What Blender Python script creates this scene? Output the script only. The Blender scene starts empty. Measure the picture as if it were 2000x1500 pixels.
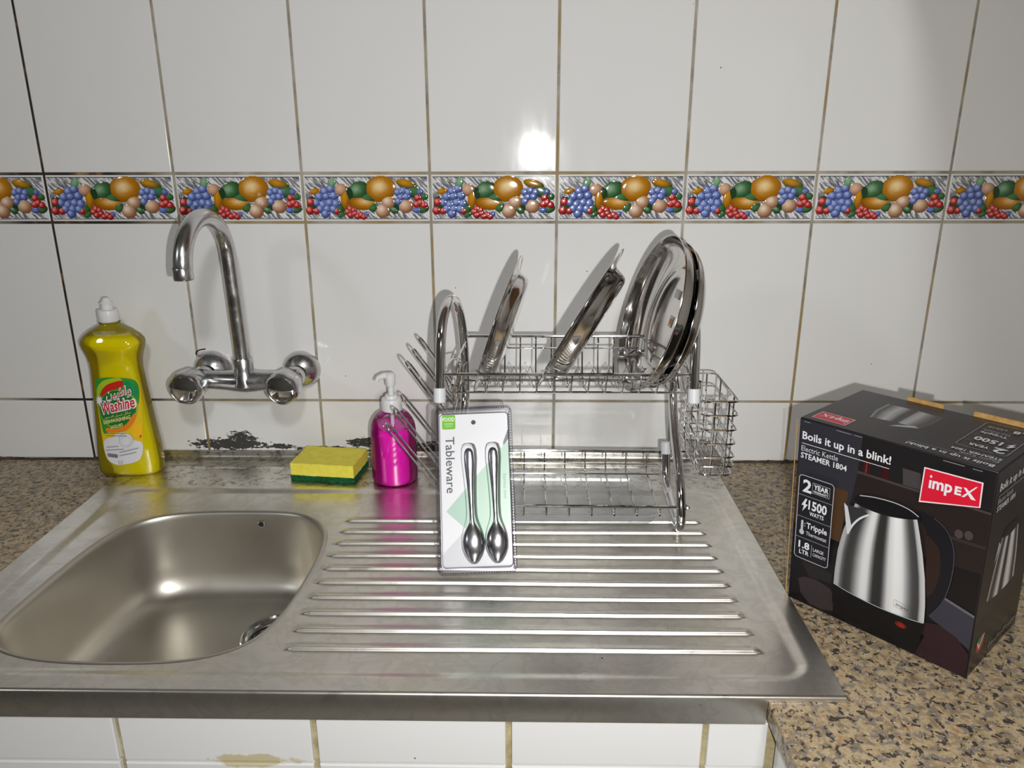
import bpy, bmesh, math, random
import numpy as np
from mathutils import Vector, Matrix
from mathutils.geometry import tessellate_polygon

random.seed(7)
scene = bpy.context.scene
COL = scene.collection
PI = math.pi

# ------------------------------------------------------------------ camera
CAM_POS = Vector((0.7556, -1.2386, 0.5362))
c_r = Vector((0.99985775, 0.01671498, -0.00225751))
c_u = Vector((-0.00292217, 0.30348695, 0.95283111))
c_f = Vector((-0.01661168, 0.95268897, -0.30349262))
cam_d = bpy.data.cameras.new('camera')
cam = bpy.data.objects.new('camera', cam_d)
COL.objects.link(cam)
m = Matrix((c_r, c_u, -c_f)).transposed().to_4x4()
m.translation = CAM_POS
cam.matrix_world = m
cam_d.sensor_fit = 'HORIZONTAL'
cam_d.sensor_width = 36.0
cam_d.lens = 1500.0 / 2000.0 * 36.0
cam_d.clip_start = 0.01
scene.camera = cam

# ------------------------------------------------------------------ world, lights, exposure
w = bpy.data.worlds.new('world')
scene.world = w
w.use_nodes = True
w.node_tree.nodes['Background'].inputs[0].default_value = (0.9, 0.95, 1.0, 1)
w.node_tree.nodes['Background'].inputs[1].default_value = 0.05

def light(name, kind, loc, energy, color, size=None, target=None):
    d = bpy.data.lights.new(name, kind)
    d.energy = energy
    d.color = color
    o = bpy.data.objects.new(name, d)
    COL.objects.link(o)
    o.location = loc
    if kind == 'AREA':
        d.shape = 'DISK'
        d.size = size
        o.rotation_euler = (Vector(target) - Vector(loc)).to_track_quat('-Z', 'Y').to_euler()
    else:
        d.shadow_soft_size = size
    return o
light('phone_flash', 'AREA', (0.8004, -1.2386, 0.4978), 7.1, (1.0, 0.99, 0.965), 0.011, Vector((0.8004, -1.2386, 0.4978)) + c_f + c_r*0.17)
light('ceiling_lamp_light', 'AREA', (1.05, -2.4, 1.76), 15.5, (0.96, 0.98, 1.0), 0.22, (0.8, 0, 0.2))
light('side_lamp_light', 'AREA', (-1.35, -2.0, 1.45), 5.0, (0.96, 0.98, 1.0), 0.30, (0.5, 0, 0.2))

vs = scene.view_settings
vs.view_transform = 'Standard'
vs.look = 'None'
vs.exposure = 0.0
vs.gamma = 1.0
vs.use_curve_mapping = False

# ------------------------------------------------------------------ helpers
def lin(c):
    c = c / 255.0
    return c / 12.92 if c <= 0.04045 else ((c + 0.055) / 1.055) ** 2.4
def rgb(r, g, b):
    return (lin(r), lin(g), lin(b), 1.0)

class MB:
    """collects geometry; build() links it as ONE mesh object"""
    def __init__(s):
        s.v, s.f, s.m, s.c = [], [], [], []
    def add(s, verts, faces, mat=0, col=(1, 1, 1, 1)):
        b = len(s.v)
        s.v += [tuple(p) for p in verts]
        if col and isinstance(col[0], (tuple, list)):
            s.c += list(col)
        else:
            s.c += [col] * len(verts)
        s.f += [tuple(i + b for i in f) for f in faces]
        s.m += [mat] * len(faces)
    def box(s, lo, hi, mat=0, bev=0.0):
        if bev <= 0:
            x0, y0, z0 = lo; x1, y1, z1 = hi
            v = [(x0,y0,z0),(x1,y0,z0),(x1,y1,z0),(x0,y1,z0),(x0,y0,z1),(x1,y0,z1),(x1,y1,z1),(x0,y1,z1)]
            s.add(v, [(3,2,1,0),(4,5,6,7),(0,1,5,4),(1,2,6,5),(2,3,7,6),(3,0,4,7)], mat)
            return
        bm = bmesh.new()
        bmesh.ops.create_cube(bm, size=1.0)
        for q in bm.verts:
            q.co = Vector([(lo[i] + hi[i]) / 2 + q.co[i] * (hi[i] - lo[i]) for i in range(3)])
        bmesh.ops.bevel(bm, geom=bm.edges[:], offset=bev, segments=3, profile=0.5, affect='EDGES')
        s.bm(bm, mat)
    def bm(s, bm, mat=0):
        bm.verts.ensure_lookup_table()
        bm.verts.index_update()
        s.add([q.co[:] for q in bm.verts], [[q.index for q in f.verts] for f in bm.faces], mat)
        bm.free()
    def tube(s, pts, r, seg=8, closed=False, caps=True, mat=0):
        pts = [Vector(p) for p in pts]
        n = len(pts)
        rr = r if isinstance(r, (list, tuple)) else [r] * n
        tang = []
        for i in range(n):
            if closed:
                t = pts[(i + 1) % n] - pts[i - 1]
            else:
                t = pts[min(i + 1, n - 1)] - pts[max(i - 1, 0)]
            tang.append(t.normalized())
        ref = Vector((0, 0, 1)) if abs(tang[0].z) < 0.9 else Vector((0, 1, 0))
        nrm = (ref - tang[0] * ref.dot(tang[0])).normalized()
        rings = []
        for i in range(n):
            nrm = (nrm - tang[i] * nrm.dot(tang[i]))
            nrm = nrm.normalized() if nrm.length > 1e-6 else tang[i].orthogonal().normalized()
            bn = tang[i].cross(nrm)
            rings.append([pts[i] + (nrm * math.cos(a) + bn * math.sin(a)) * rr[i] for a in [2 * PI * k / seg for k in range(seg)]])
        v = [p for ring in rings for p in ring]
        f = []
        for i in range(n if closed else n - 1):
            j = (i + 1) % n
            for k in range(seg):
                l = (k + 1) % seg
                f.append((i*seg+k, i*seg+l, j*seg+l, j*seg+k))
        if caps and not closed:
            f.append(tuple(range(seg))[::-1])
            f.append(tuple((n-1)*seg + k for k in range(seg)))
        s.add(v, f, mat)
    def lathe(s, prof, seg=32, M=None, mat=0):
        """profile of (radius, height) about local Z"""
        M = M or Matrix()
        v, f, idx = [], [], []
        for r, z in prof:
            if r < 1e-6:
                idx.append([len(v)]); v.append(M @ Vector((0, 0, z)))
            else:
                idx.append(list(range(len(v), len(v) + seg)))
                v += [M @ Vector((r*math.cos(2*PI*k/seg), r*math.sin(2*PI*k/seg), z)) for k in range(seg)]
        for a, b in zip(idx[:-1], idx[1:]):
            for k in range(seg):
                l = (k + 1) % seg
                if len(a) == 1 and len(b) == 1: continue
                if len(a) == 1: f.append((a[0], b[l], b[k]))
                elif len(b) == 1: f.append((a[k], a[l], b[0]))
                else: f.append((a[k], a[l], b[l], b[k]))
        s.add(v, f, mat)
    def rings(s, rings, closed=True, cap_end=False, cap_start=False, mat=0):
        n = len(rings[0])
        v = [p for r in rings for p in r]
        f = []
        for i in range(len(rings) - 1):
            for k in range(n if closed else n - 1):
                l = (k + 1) % n
                f.append((i*n+k, i*n+l, (i+1)*n+l, (i+1)*n+k))
        if cap_start: f.append(tuple(range(n))[::-1])
        if cap_end: f.append(tuple((len(rings)-1)*n + k for k in range(n)))
        s.add(v, f, mat)
    def mesh(s, name, mats, smooth=True, angle=40, colors=False):
        me = bpy.data.meshes.new(name)
        me.from_pydata(s.v, [], s.f)
        for mt in (mats if isinstance(mats, (list, tuple)) else [mats]):
            me.materials.append(mt)
        me.polygons.foreach_set('material_index', s.m)
        if colors:
            at = me.color_attributes.new('Col', 'FLOAT_COLOR', 'POINT')
            at.data.foreach_set('color', np.array(s.c, dtype=np.float32).ravel())
        if smooth:
            me.polygons.foreach_set('use_smooth', [True] * len(s.f))
            me.set_sharp_from_angle(angle=math.radians(angle))
        me.update()
        return me
    def build(s, name, mats, parent=None, **kw):
        return obj(name, s.mesh(name, mats, **kw), parent)

def obj(name, me, parent=None):
    o = bpy.data.objects.new(name, me)
    COL.objects.link(o)
    if parent is not None:
        o.parent = parent
        o.matrix_parent_inverse = Matrix.Translation(parent.location).inverted()
    return o
def thing(name, label, cat, loc=(0, 0, 0), group=None):
    o = bpy.data.objects.new(name, None)
    COL.objects.link(o)
    o.location = loc
    o.empty_display_size = 0.02
    return tag(o, label, cat, group)
def tag(o, label, cat, group=None):
    o['label'] = label
    o['category'] = cat
    if group: o['group'] = group
    return o
def struct(o, label=None):
    o['kind'] = 'structure'
    if label: o['label'] = label
    return o
def smooth_path(pts, n=8, closed=False):
    """Catmull-Rom"""
    P = [Vector(p) for p in pts]
    out = []
    N = len(P)
    for i in range(N if closed else N - 1):
        if closed:
            a, b, c, d = P[i-1], P[i], P[(i+1) % N], P[(i+2) % N]
        else:
            a, b, c, d = P[max(i-1, 0)], P[i], P[i+1], P[min(i+2, N-1)]
        for k in range(n):
            t = k / n
            out.append(0.5 * ((2*b) + (c - a)*t + (2*a - 5*b + 4*c - d)*t*t + (3*b - a - 3*c + d)*t*t*t))
    if not closed: out.append(P[-1])
    return out
def rrect(x0, y0, x1, y1, r, n=6):
    pts = []
    for cx, cy, a0 in ((x1-r, y1-r, 0), (x0+r, y1-r, PI/2), (x0+r, y0+r, PI), (x1-r, y0+r, 1.5*PI)):
        for k in range(n + 1):
            a = a0 + PI/2 * k / n
            pts.append((cx + r*math.cos(a), cy + r*math.sin(a)))
    return pts
def ellipse(cx, cy, rx, ry, n=24, rot=0):
    return [(cx + rx*math.cos(a)*math.cos(rot) - ry*math.sin(a)*math.sin(rot), cy + rx*math.cos(a)*math.sin(rot) + ry*math.sin(a)*math.cos(rot)) for a in [2*PI*k/n for k in range(n)]]

# ------------------------------------------------------------------ materials
def new_mat(name):
    mt = bpy.data.materials.new(name)
    mt.use_nodes = True
    nt = mt.node_tree
    b = nt.nodes['Principled BSDF']
    return mt, nt, b
def simple(name, col, rough=0.5, metal=0.0, spec=None, **kw):
    mt, nt, b = new_mat(name)
    b.inputs['Base Color'].default_value = col
    b.inputs['Roughness'].default_value = rough
    b.inputs['Metallic'].default_value = metal
    if spec is not None: b.inputs['Specular IOR Level'].default_value = spec
    for k, v in kw.items(): b.inputs[k].default_value = v
    return mt
class NT:
    """small node helper"""
    def __init__(s, nt): s.nt = nt
    def n(s, t, **kw):
        nd = s.nt.nodes.new(t)
        for k, v in kw.items(): setattr(nd, k, v)
        return nd
    def l(s, a, b): s.nt.links.new(a, b)
    def pos(s): return s.n('ShaderNodeNewGeometry').outputs['Position']
    def noise(s, scale, vec=None, detail=3, rough=0.55, dist=0.0):
        nd = s.n('ShaderNodeTexNoise')
        nd.inputs['Scale'].default_value = scale
        nd.inputs['Detail'].default_value = detail
        nd.inputs['Roughness'].default_value = rough
        nd.inputs['Distortion'].default_value = dist
        if vec is not None: s.l(vec, nd.inputs['Vector'])
        return nd.outputs['Fac']
    def ramp(s, fac, stops, interp='LINEAR'):
        nd = s.n('ShaderNodeValToRGB')
        nd.color_ramp.interpolation = interp
        els = nd.color_ramp.elements
        while len(els) < len(stops): els.new(0.5)
        for e, (p, c) in zip(els, stops):
            e.position = p
            e.color = c if isinstance(c, (tuple, list)) else (c, c, c, 1)
        s.l(fac, nd.inputs['Fac'])
        return nd.outputs['Color']
    def mix(s, fac, a, b, blend='MIX'):
        nd = s.n('ShaderNodeMix', data_type='RGBA', blend_type=blend)
        for sock, val in ((nd.inputs['Factor'], fac), (nd.inputs['A'], a), (nd.inputs['B'], b)):
            if hasattr(val, 'links'): s.l(val, sock)
            else: sock.default_value = val
        return nd.outputs['Result']
    def math(s, op, a, b=None, c=None, clamp=False):
        nd = s.n('ShaderNodeMath', operation=op, use_clamp=clamp)
        for i, val in enumerate((a, b, c)):
            if val is None: continue
            if hasattr(val, 'links'): s.l(val, nd.inputs[i])
            else: nd.inputs[i].default_value = val
        return nd.outputs[0]
    def sep(s, vec):
        nd = s.n('ShaderNodeSeparateXYZ'); s.l(vec, nd.inputs[0]); return nd.outputs
    def scale(s, vec, sc):
        nd = s.n('ShaderNodeVectorMath', operation='MULTIPLY'); s.l(vec, nd.inputs[0]); nd.inputs[1].default_value = sc
        return nd.outputs[0]
    def bump(s, h, strength, dist, bsdf):
        nd = s.n('ShaderNodeBump')
        nd.inputs['Strength'].default_value = strength
        nd.inputs['Distance'].default_value = dist
        s.l(h, nd.inputs['Height'])
        s.l(nd.outputs['Normal'], bsdf.inputs['Normal'])

def blob_mask(t, px, pz, cx, cz, rx, rz):
    """elliptical falloff, 1 at centre, <0 outside"""
    a = t.math('DIVIDE', t.math('SUBTRACT', px, cx), rx)
    b = t.math('DIVIDE', t.math('SUBTRACT', pz, cz), rz)
    d = t.math('ADD', t.math('MULTIPLY', a, a), t.math('MULTIPLY', b, b))
    return t.math('SUBTRACT', 1.0, d)

def mat_tile():
    mt, nt, b = new_mat('glazed_white_tile')
    t = NT(nt)
    p = t.pos(); sx = t.sep(p)
    n1 = t.noise(3.0, p, 2)
    base = t.mix(n1, (0.765, 0.760, 0.745, 1), (0.80, 0.795, 0.785, 1))
    # black mould smears at the foot of the wall
    mk = None
    for c in ((0.243, 0.030, 0.085, 0.014), (0.262, 0.041, 0.030, 0.016), (0.41, 0.022, 0.07, 0.006), (0.475, 0.034, 0.035, 0.012), (0.333, 0.026, 0.03, 0.006), (0.13, 0.012, 0.03, 0.008), (0.60, 0.028, 0.05, 0.010)):
        q = blob_mask(t, sx[0], sx[2], *c)
        mk = q if mk is None else t.math('MAXIMUM', mk, q)
    nz = t.noise(150.0, t.scale(p, (0.6, 1, 1.2)), 5, 0.65)
    mk = t.math('ADD', t.math('MULTIPLY', mk, 0.26), nz)
    mk = t.ramp(mk, [(0.60, 0.0), (0.635, 1.0)])
    base = t.mix(mk, base, (0.045, 0.042, 0.038, 1))
    ys_ = t.math('ADD', t.math('MULTIPLY', blob_mask(t, sx[0], sx[2], 0.475, -0.0865, 0.055, 0.010), 0.35), t.math('SUBTRACT', t.noise(45.0, p, 3), 0.5))
    ys_ = t.math('MULTIPLY', t.ramp(ys_, [(0.05, 0.0), (0.16, 0.8)]), t.math('LESS_THAN', sx[1], -0.5))
    base = t.mix(ys_, base, rgb(196, 182, 130))
    # small fly specks
    vo = t.n('ShaderNodeTexVoronoi'); vo.inputs['Scale'].default_value = 42.0; t.l(p, vo.inputs['Vector'])
    spk = t.math('MULTIPLY', t.math('LESS_THAN', vo.outputs['Distance'], 0.045), t.math('GREATER_THAN', t.sep(vo.outputs['Color'])[0], 0.93))
    base = t.mix(spk, base, (0.15, 0.13, 0.12, 1))
    t.l(base, b.inputs['Base Color'])
    rr = t.ramp(t.noise(14.0, t.scale(p, (1.6, 1, 0.35)), 4), [(0.35, 0.05), (0.7, 0.13)])
    t.l(t.math('ADD', rr, t.math('MULTIPLY', mk, 0.5)), b.inputs['Roughness'])
    t.bump(t.noise(10.0, p, 2), 0.06, 0.004, b)
    return mt
def mat_grout():
    mt, nt, b = new_mat('stained_grout')
    t = NT(nt)
    p = t.pos(); sx = t.sep(p)
    n = t.noise(26.0, p, 4, 0.6)
    n2 = t.noise(7.0, p, 2)
    clean = t.ramp(n, [(0.3, rgb(120, 113, 98)), (0.5, rgb(158, 152, 138)), (0.7, rgb(178, 172, 158))])
    rust = t.ramp(n2, [(0.5, 0.0), (0.62, 0.75)])
    clean = t.mix(rust, clean, rgb(150, 122, 62))
    dark = t.ramp(n, [(0.36, rgb(22, 18, 16)), (0.56, rgb(48, 36, 28)), (0.66, rgb(120, 88, 50)), (0.75, rgb(150, 130, 95))])
    # dirt gathers around the tap side of the wall
    k = t.math('SUBTRACT', 1.0, t.math('DIVIDE', t.math('ABSOLUTE', t.math('SUBTRACT', sx[0], 0.03)), 0.20), clamp=True)
    k = t.math('ADD', k, t.math('MULTIPLY', t.math('SUBTRACT', n2, 0.5), 0.5), clamp=True)
    kk = t.ramp(k, [(0.15, 0.0), (0.6, 1.0)])
    t.l(t.mix(kk, clean, dark), b.inputs['Base Color'])
    b.inputs['Roughness'].default_value = 0.75
    t.bump(t.noise(300.0, p, 3), 0.5, 0.001, b)
    return mt
def mat_granite():
    mt, nt, b = new_mat('speckled_granite')
    t = NT(nt)
    p = t.pos()
    n1 = t.noise(70.0, p, 4, 0.6, 0.4)
    base = t.ramp(n1, [(0.30, rgb(120, 106, 86)), (0.44, rgb(160, 138, 104)), (0.56, rgb(184, 166, 134)), (0.68, rgb(172, 134, 92))])
    n2 = t.noise(105.0, p, 3, 0.5, 0.3)
    base = t.mix(t.ramp(n2, [(0.52, 0.0), (0.60, 0.85)]), base, rgb(122, 114, 108))
    off = t.n('ShaderNodeVectorMath', operation='ADD'); off.inputs[1].default_value = (3.7, 1.1, 5.2); t.l(p, off.inputs[0])
    n3 = t.noise(135.0, off.outputs[0], 3, 0.55, 0.5)
    base = t.mix(t.ramp(n3, [(0.555, 0.0), (0.60, 0.92)]), base, rgb(52, 47, 46))
    n4 = t.noise(330.0, off.outputs[0], 2, 0.5)
    base = t.mix(t.ramp(n4, [(0.62, 0.0), (0.68, 0.7)]), base, rgb(212, 200, 180))
    t.l(base, b.inputs['Base Color'])
    t.l(t.ramp(t.noise(30.0, p, 3), [(0.3, 0.28), (0.7, 0.5)]), b.inputs['Roughness'])
    t.bump(t.noise(260.0, p, 3), 0.12, 0.0008, b)
    return mt
def mat_steel_sink(name, bowl=False):
    mt, nt, b = new_mat(name)
    t = NT(nt)
    p = t.pos(); sx = t.sep(p)
    b.inputs['Metallic'].default_value = 1.0
    st = t.scale(p, (260.0, 260.0, 6.0) if bowl else (9.0, 420.0, 9.0))
    br = t.noise(1.0, st, 2)
    spots = t.noise(26.0, p, 4, 0.6, 0.6)
    sp = t.ramp(spots, [(0.43, 0.0), (0.5, 1.0), (0.57, 0.0)])
    yel = t.ramp(t.noise(5.0, p, 3), [(0.45, 0.0), (0.75, 1.0)])
    col = t.mix(br, rgb(222, 219, 212), rgb(234, 232, 226))
    col = t.mix(t.math('MULTIPLY', yel, 0.35), col, rgb(226, 216, 190))
    if bowl: col = t.mix(t.noise(6.0, p, 3), rgb(190, 185, 174), rgb(208, 204, 195))
    if not bowl:
        col = t.mix(t.math('MULTIPLY', sp, 0.22), col, rgb(176, 170, 158))
        vo = t.n('ShaderNodeTexVoronoi'); vo.inputs['Scale'].default_value = 75.0; t.l(p, vo.inputs['Vector'])
        spk = t.math('MULTIPLY', t.math('LESS_THAN', vo.outputs['Distance'], 0.10), t.math('GREATER_THAN', t.sep(vo.outputs['Color'])[0], 0.95))
        gd = t.ramp(blob_mask(t, sx[0], sx[1], 0.95, -0.535, 0.16, 0.07), [(0.0, 0.0), (0.5, 1.0)])
        col = t.mix(t.math('MULTIPLY', spk, gd), col, (0.05, 0.04, 0.035, 1))
        # greasy film behind the bowl
        bk = t.ramp(t.math('MULTIPLY', t.noise(90.0, p, 4, 0.7), t.math('GREATER_THAN', sx[1], -0.12)), [(0.5, 0.0), (0.62, 0.6)])
        col = t.mix(bk, col, rgb(95, 84, 70))
    t.l(col, b.inputs['Base Color'])
    r0 = t.ramp(spots, [(0.3, 0.27), (0.5, 0.34), (0.7, 0.29)])
    if bowl: r0 = t.ramp(t.noise(12.0, p, 2), [(0.3, 0.36), (0.7, 0.41)])
    t.l(r0, b.inputs['Roughness'])
    b.inputs['Anisotropic'].default_value = 0.0
    t.bump(br, 0.025, 0.0005, b)
    return mt
def mat_metal(name, col, rough, smudge=0.0):
    mt, nt, b = new_mat(name)
    t = NT(nt)
    b.inputs['Metallic'].default_value = 1.0
    b.inputs['Base Color'].default_value = col
    p = t.pos()
    t.l(t.ramp(t.noise(60.0, p, 3), [(0.35, rough), (0.7, rough + smudge)]), b.inputs['Roughness'])
    return mt
def mat_clear(name, tint, rough, ior=1.45, gain=1.0):
    """thin clear plastic: fresnel mix of a see-through and a glossy layer"""
    mt = bpy.data.materials.new(name); mt.use_nodes = True
    nt = mt.node_tree; nt.nodes.remove(nt.nodes['Principled BSDF'])
    t = NT(nt)
    tr = t.n('ShaderNodeBsdfTransparent'); tr.inputs[0].default_value = tint
    gl = t.n('ShaderNodeBsdfGlossy'); gl.inputs['Roughness'].default_value = rough
    fr = t.n('ShaderNodeFresnel'); fr.inputs[0].default_value = ior
    mx = t.n('ShaderNodeMixShader')
    t.l(t.math('MULTIPLY', fr.outputs[0], gain, clamp=True), mx.inputs[0]); t.l(tr.outputs[0], mx.inputs[1]); t.l(gl.outputs[0], mx.inputs[2])
    t.l(mx.outputs[0], nt.nodes['Material Output'].inputs[0])
    return mt
def mat_liquid(name, tint, body, fac):
    """dyed liquid: part light passes tinted, part scatters back"""
    mt = bpy.data.materials.new(name); mt.use_nodes = True
    nt = mt.node_tree; b = nt.nodes['Principled BSDF']
    t = NT(nt)
    b.inputs['Base Color'].default_value = body
    b.inputs['Roughness'].default_value = 0.06
    tl = t.n('ShaderNodeBsdfTranslucent'); tl.inputs[0].default_value = body
    m1 = t.n('ShaderNodeMixShader'); m1.inputs[0].default_value = 0.12
    t.l(b.outputs[0], m1.inputs[1]); t.l(tl.outputs[0], m1.inputs[2])
    tr = t.n('ShaderNodeBsdfTransparent'); tr.inputs[0].default_value = tint
    mx = t.n('ShaderNodeMixShader'); mx.inputs[0].default_value = fac
    t.l(tr.outputs[0], mx.inputs[1]); t.l(m1.outputs[0], mx.inputs[2])
    t.l(mx.outputs[0], nt.nodes['Material Output'].inputs[0])
    return mt
def mat_print(name, rough=0.35, spec=0.5, gain=1.0):
    mt, nt, b = new_mat(name)
    t = NT(nt)
    a = t.n('ShaderNodeVertexColor', layer_name='Col')
    t.l(a.outputs['Color'], b.inputs['Base Color'])
    b.inputs['Roughness'].default_value = rough
    b.inputs['Specular IOR Level'].default_value = spec
    return mt
def mat_noise(name, c0, c1, scale, rough, bump=0.0, bdist=0.001, bscale=None, metal=0):
    mt, nt, b = new_mat(name)
    t = NT(nt)
    p = t.pos()
    n = t.noise(scale, p, 4, 0.6)
    t.l(t.ramp(n, [(0.3, c0), (0.7, c1)]), b.inputs['Base Color'])
    b.inputs['Roughness'].default_value = rough
    b.inputs['Metallic'].default_value = metal
    if bump: t.bump(t.noise(bscale or scale, p, 4, 0.65), bump, bdist, b)
    return mt
def mat_streak():
    mt, nt, b = new_mat('grey_streaked_print')
    t = NT(nt)
    tc = t.n('ShaderNodeTexCoord').outputs['Object']
    o3 = t.sep(tc)
    u = t.math('ADD', t.math('MULTIPLY', o3[0], 0.72), t.math('MULTIPLY', o3[2], 0.69))
    v = t.math('SUBTRACT', t.math('MULTIPLY', o3[0], 0.69), t.math('MULTIPLY', o3[2], 0.72))
    cx = t.n('ShaderNodeCombineXYZ')
    t.l(t.math('MULTIPLY', u, 300.0), cx.inputs[0]); t.l(t.math('MULTIPLY', v, 55.0), cx.inputs[1])
    n = t.noise(1.0, cx.outputs[0], 3, 0.6, 0.3)
    t.l(t.ramp(n, [(0.40, rgb(108, 108, 114)), (0.50, rgb(160, 160, 164)), (0.56, rgb(228, 228, 228))]), b.inputs['Base Color'])
    b.inputs['Roughness'].default_value = 0.12
    return mt

M_TILE = mat_tile()
M_GROUT = mat_grout()
M_GRANITE = mat_granite()
M_TANGROUT = mat_noise('tan_grout', rgb(150, 136, 96), rgb(196, 184, 146), 60.0, 0.8, 0.5, 0.002, 200.0)
M_SINK = mat_steel_sink('brushed_sink_steel')
M_BOWL = mat_steel_sink('brushed_bowl_steel', True)
M_CHROME = mat_metal('chrome', (0.80, 0.80, 0.81, 1), 0.04, 0.05)
M_TAP = mat_metal('worn_tap_chrome', (0.62, 0.62, 0.63, 1), 0.16, 0.16)
M_PLATE = mat_metal('polished_plate_steel', (0.66, 0.64, 0.62, 1), 0.07, 0.05)
M_SPOON = mat_metal('spoon_steel', (0.46, 0.46, 0.49, 1), 0.20, 0.08)
M_WHITEPL = simple('white_plastic', (0.78, 0.78, 0.78, 1), 0.35)
M_CAPPL = simple('frosted_cap_plastic', (0.66, 0.68, 0.70, 1), 0.4)
M_BLACK = simple('black_gap', (0.012, 0.012, 0.012, 1), 0.6)
M_RED = simple('red_indicator', rgb(190, 40, 70), 0.4)
M_BOTTLE = mat_clear('clear_bottle_plastic', (0.97, 0.97, 0.97, 1), 0.04, 1.45, 1.2)
M_TRAY = mat_clear('clear_tray_plastic', (0.86, 0.87, 0.88, 1), 0.12, 1.5, 1.5)
M_BLISTER = mat_clear('clear_blister_plastic', (0.93, 0.93, 0.95, 1), 0.08, 1.5, 1.3)
M_SEAL = mat_clear('crimped_blister_edge', (0.60, 0.585, 0.64, 1), 0.28, 1.5, 2.4)
M_TRAY = mat_liquid('frosted_tray_plastic', (0.88, 0.89, 0.90, 1), (0.62, 0.63, 0.64, 1), 0.30)
M_YELLOW = mat_liquid('yellow_soap', (1.0, 0.86, 0.02, 1), (1.0, 0.87, 0.0, 1), 0.82)
M_PINK = mat_liquid('pink_soap', (1.0, 0.10, 0.62, 1), (1.0, 0.015, 0.60, 1), 0.92)
M_FOAM = mat_noise('yellow_foam', rgb(232, 218, 70), rgb(244, 232, 96), 90.0, 0.9, 0.6, 0.002, 420.0)
M_SCOUR = mat_noise('green_scourer', rgb(8, 70, 36), rgb(24, 120, 66), 200.0, 0.95, 0.9, 0.004, 500.0)
M_PRINT = mat_print('printed_carton', 0.30, 0.35)
M_LABEL = mat_print('printed_label', 0.30, 0.4)
M_GLAZE = mat_print('glazed_fruit_print', 0.10, 0.5)
M_STREAK = mat_streak()
M_CARD = simple('black_carton', rgb(40, 39, 41), 0.35, 0, 0.35)
M_KRAFT = mat_noise('raw_cardboard', rgb(160, 122, 66), rgb(190, 150, 92), 120.0, 0.85)
M_PAINT = mat_noise('wall_paint', rgb(176, 174, 168), rgb(188, 186, 180), 4.0, 0.8)
M_CEIL = mat_noise('ceiling_paint', rgb(150, 148, 144), rgb(164, 162, 158), 4.0, 0.85)
M_FLOOR = mat_noise('floor_tile', rgb(140, 134, 124), rgb(156, 150, 140), 8.0, 0.45)
M_WOOD = mat_noise('cabinet_laminate', rgb(120, 84, 52), rgb(142, 102, 66), 12.0, 0.45)
M_CAULK = mat_noise('dirty_sealant', rgb(34, 30, 26), rgb(92, 78, 58), 60.0, 0.8, 0.8, 0.003, 200.0)
M_HAIR = simple('black_strand', rgb(24, 20, 18), 0.6)

# ------------------------------------------------------------------ room shell
XL, XR, YB, ZF, ZC = -2.6, 1.74, -3.4, -0.86, 1.92
def plate(name, lo, hi, mat):
    b = MB(); b.box(lo, hi)
    return struct(b.build(name, mat, smooth=False))
plate('floor', (XL, YB, ZF - 0.05), (XR, 0.0, ZF), M_FLOOR)
plate('ceiling', (XL, YB, ZC), (XR, 0.0, ZC + 0.05), M_CEIL)
plate('wall_left', (XL - 0.05, YB, ZF), (XL, 0.0, ZC), M_PAINT)
plate('wall_right', (XR, YB, ZF), (XR + 0.05, 0.0, ZC), M_PAINT)
plate('wall_behind', (XL, YB - 0.05, ZF), (XR, YB, ZC), M_PAINT)
wall = plate('wall_back', (XL, 0.0016, ZF), (XR, 0.06, ZC), M_GROUT)

PITCH = 0.2015
OFF = {0: -.0028, 1: .0015, 2: .0022, 3: .0016, 4: -.0008, 5: -.0026, 6: -.0012, 7: .0012}
def gx(i): return PITCH * i + OFF.get(i, 0.0)
ZR = [0.001, 0.111, 0.4108, 0.4862, 0.7872, 1.0882, 1.3892]
GAP = 0.0040
def tile_mesh(name, w, h, mat):
    """tile centred on its own origin, glazed face at y=0, softly rounded arris"""
    b = MB()
    rings = []
    for ins, y in ((0.0, 0.0066), (0.0, 0.0013), (0.0005, 0.0004), (0.0014, 0.0)):
        x, z = w/2 - ins, h/2 - ins
        rings.append([(-x, y, -z), (x, y, -z), (x, y, z), (-x, y, z)])
    b.rings(rings, cap_end=True)
    return b.mesh(name, mat, smooth=False)
tw = PITCH - GAP
row_h = [ZR[k+1] - ZR[k] - GAP for k in range(len(ZR) - 1)]
tmesh = {k: tile_mesh('wall_tile', tw, row_h[k], M_TILE) for k in range(len(row_h))}

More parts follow.
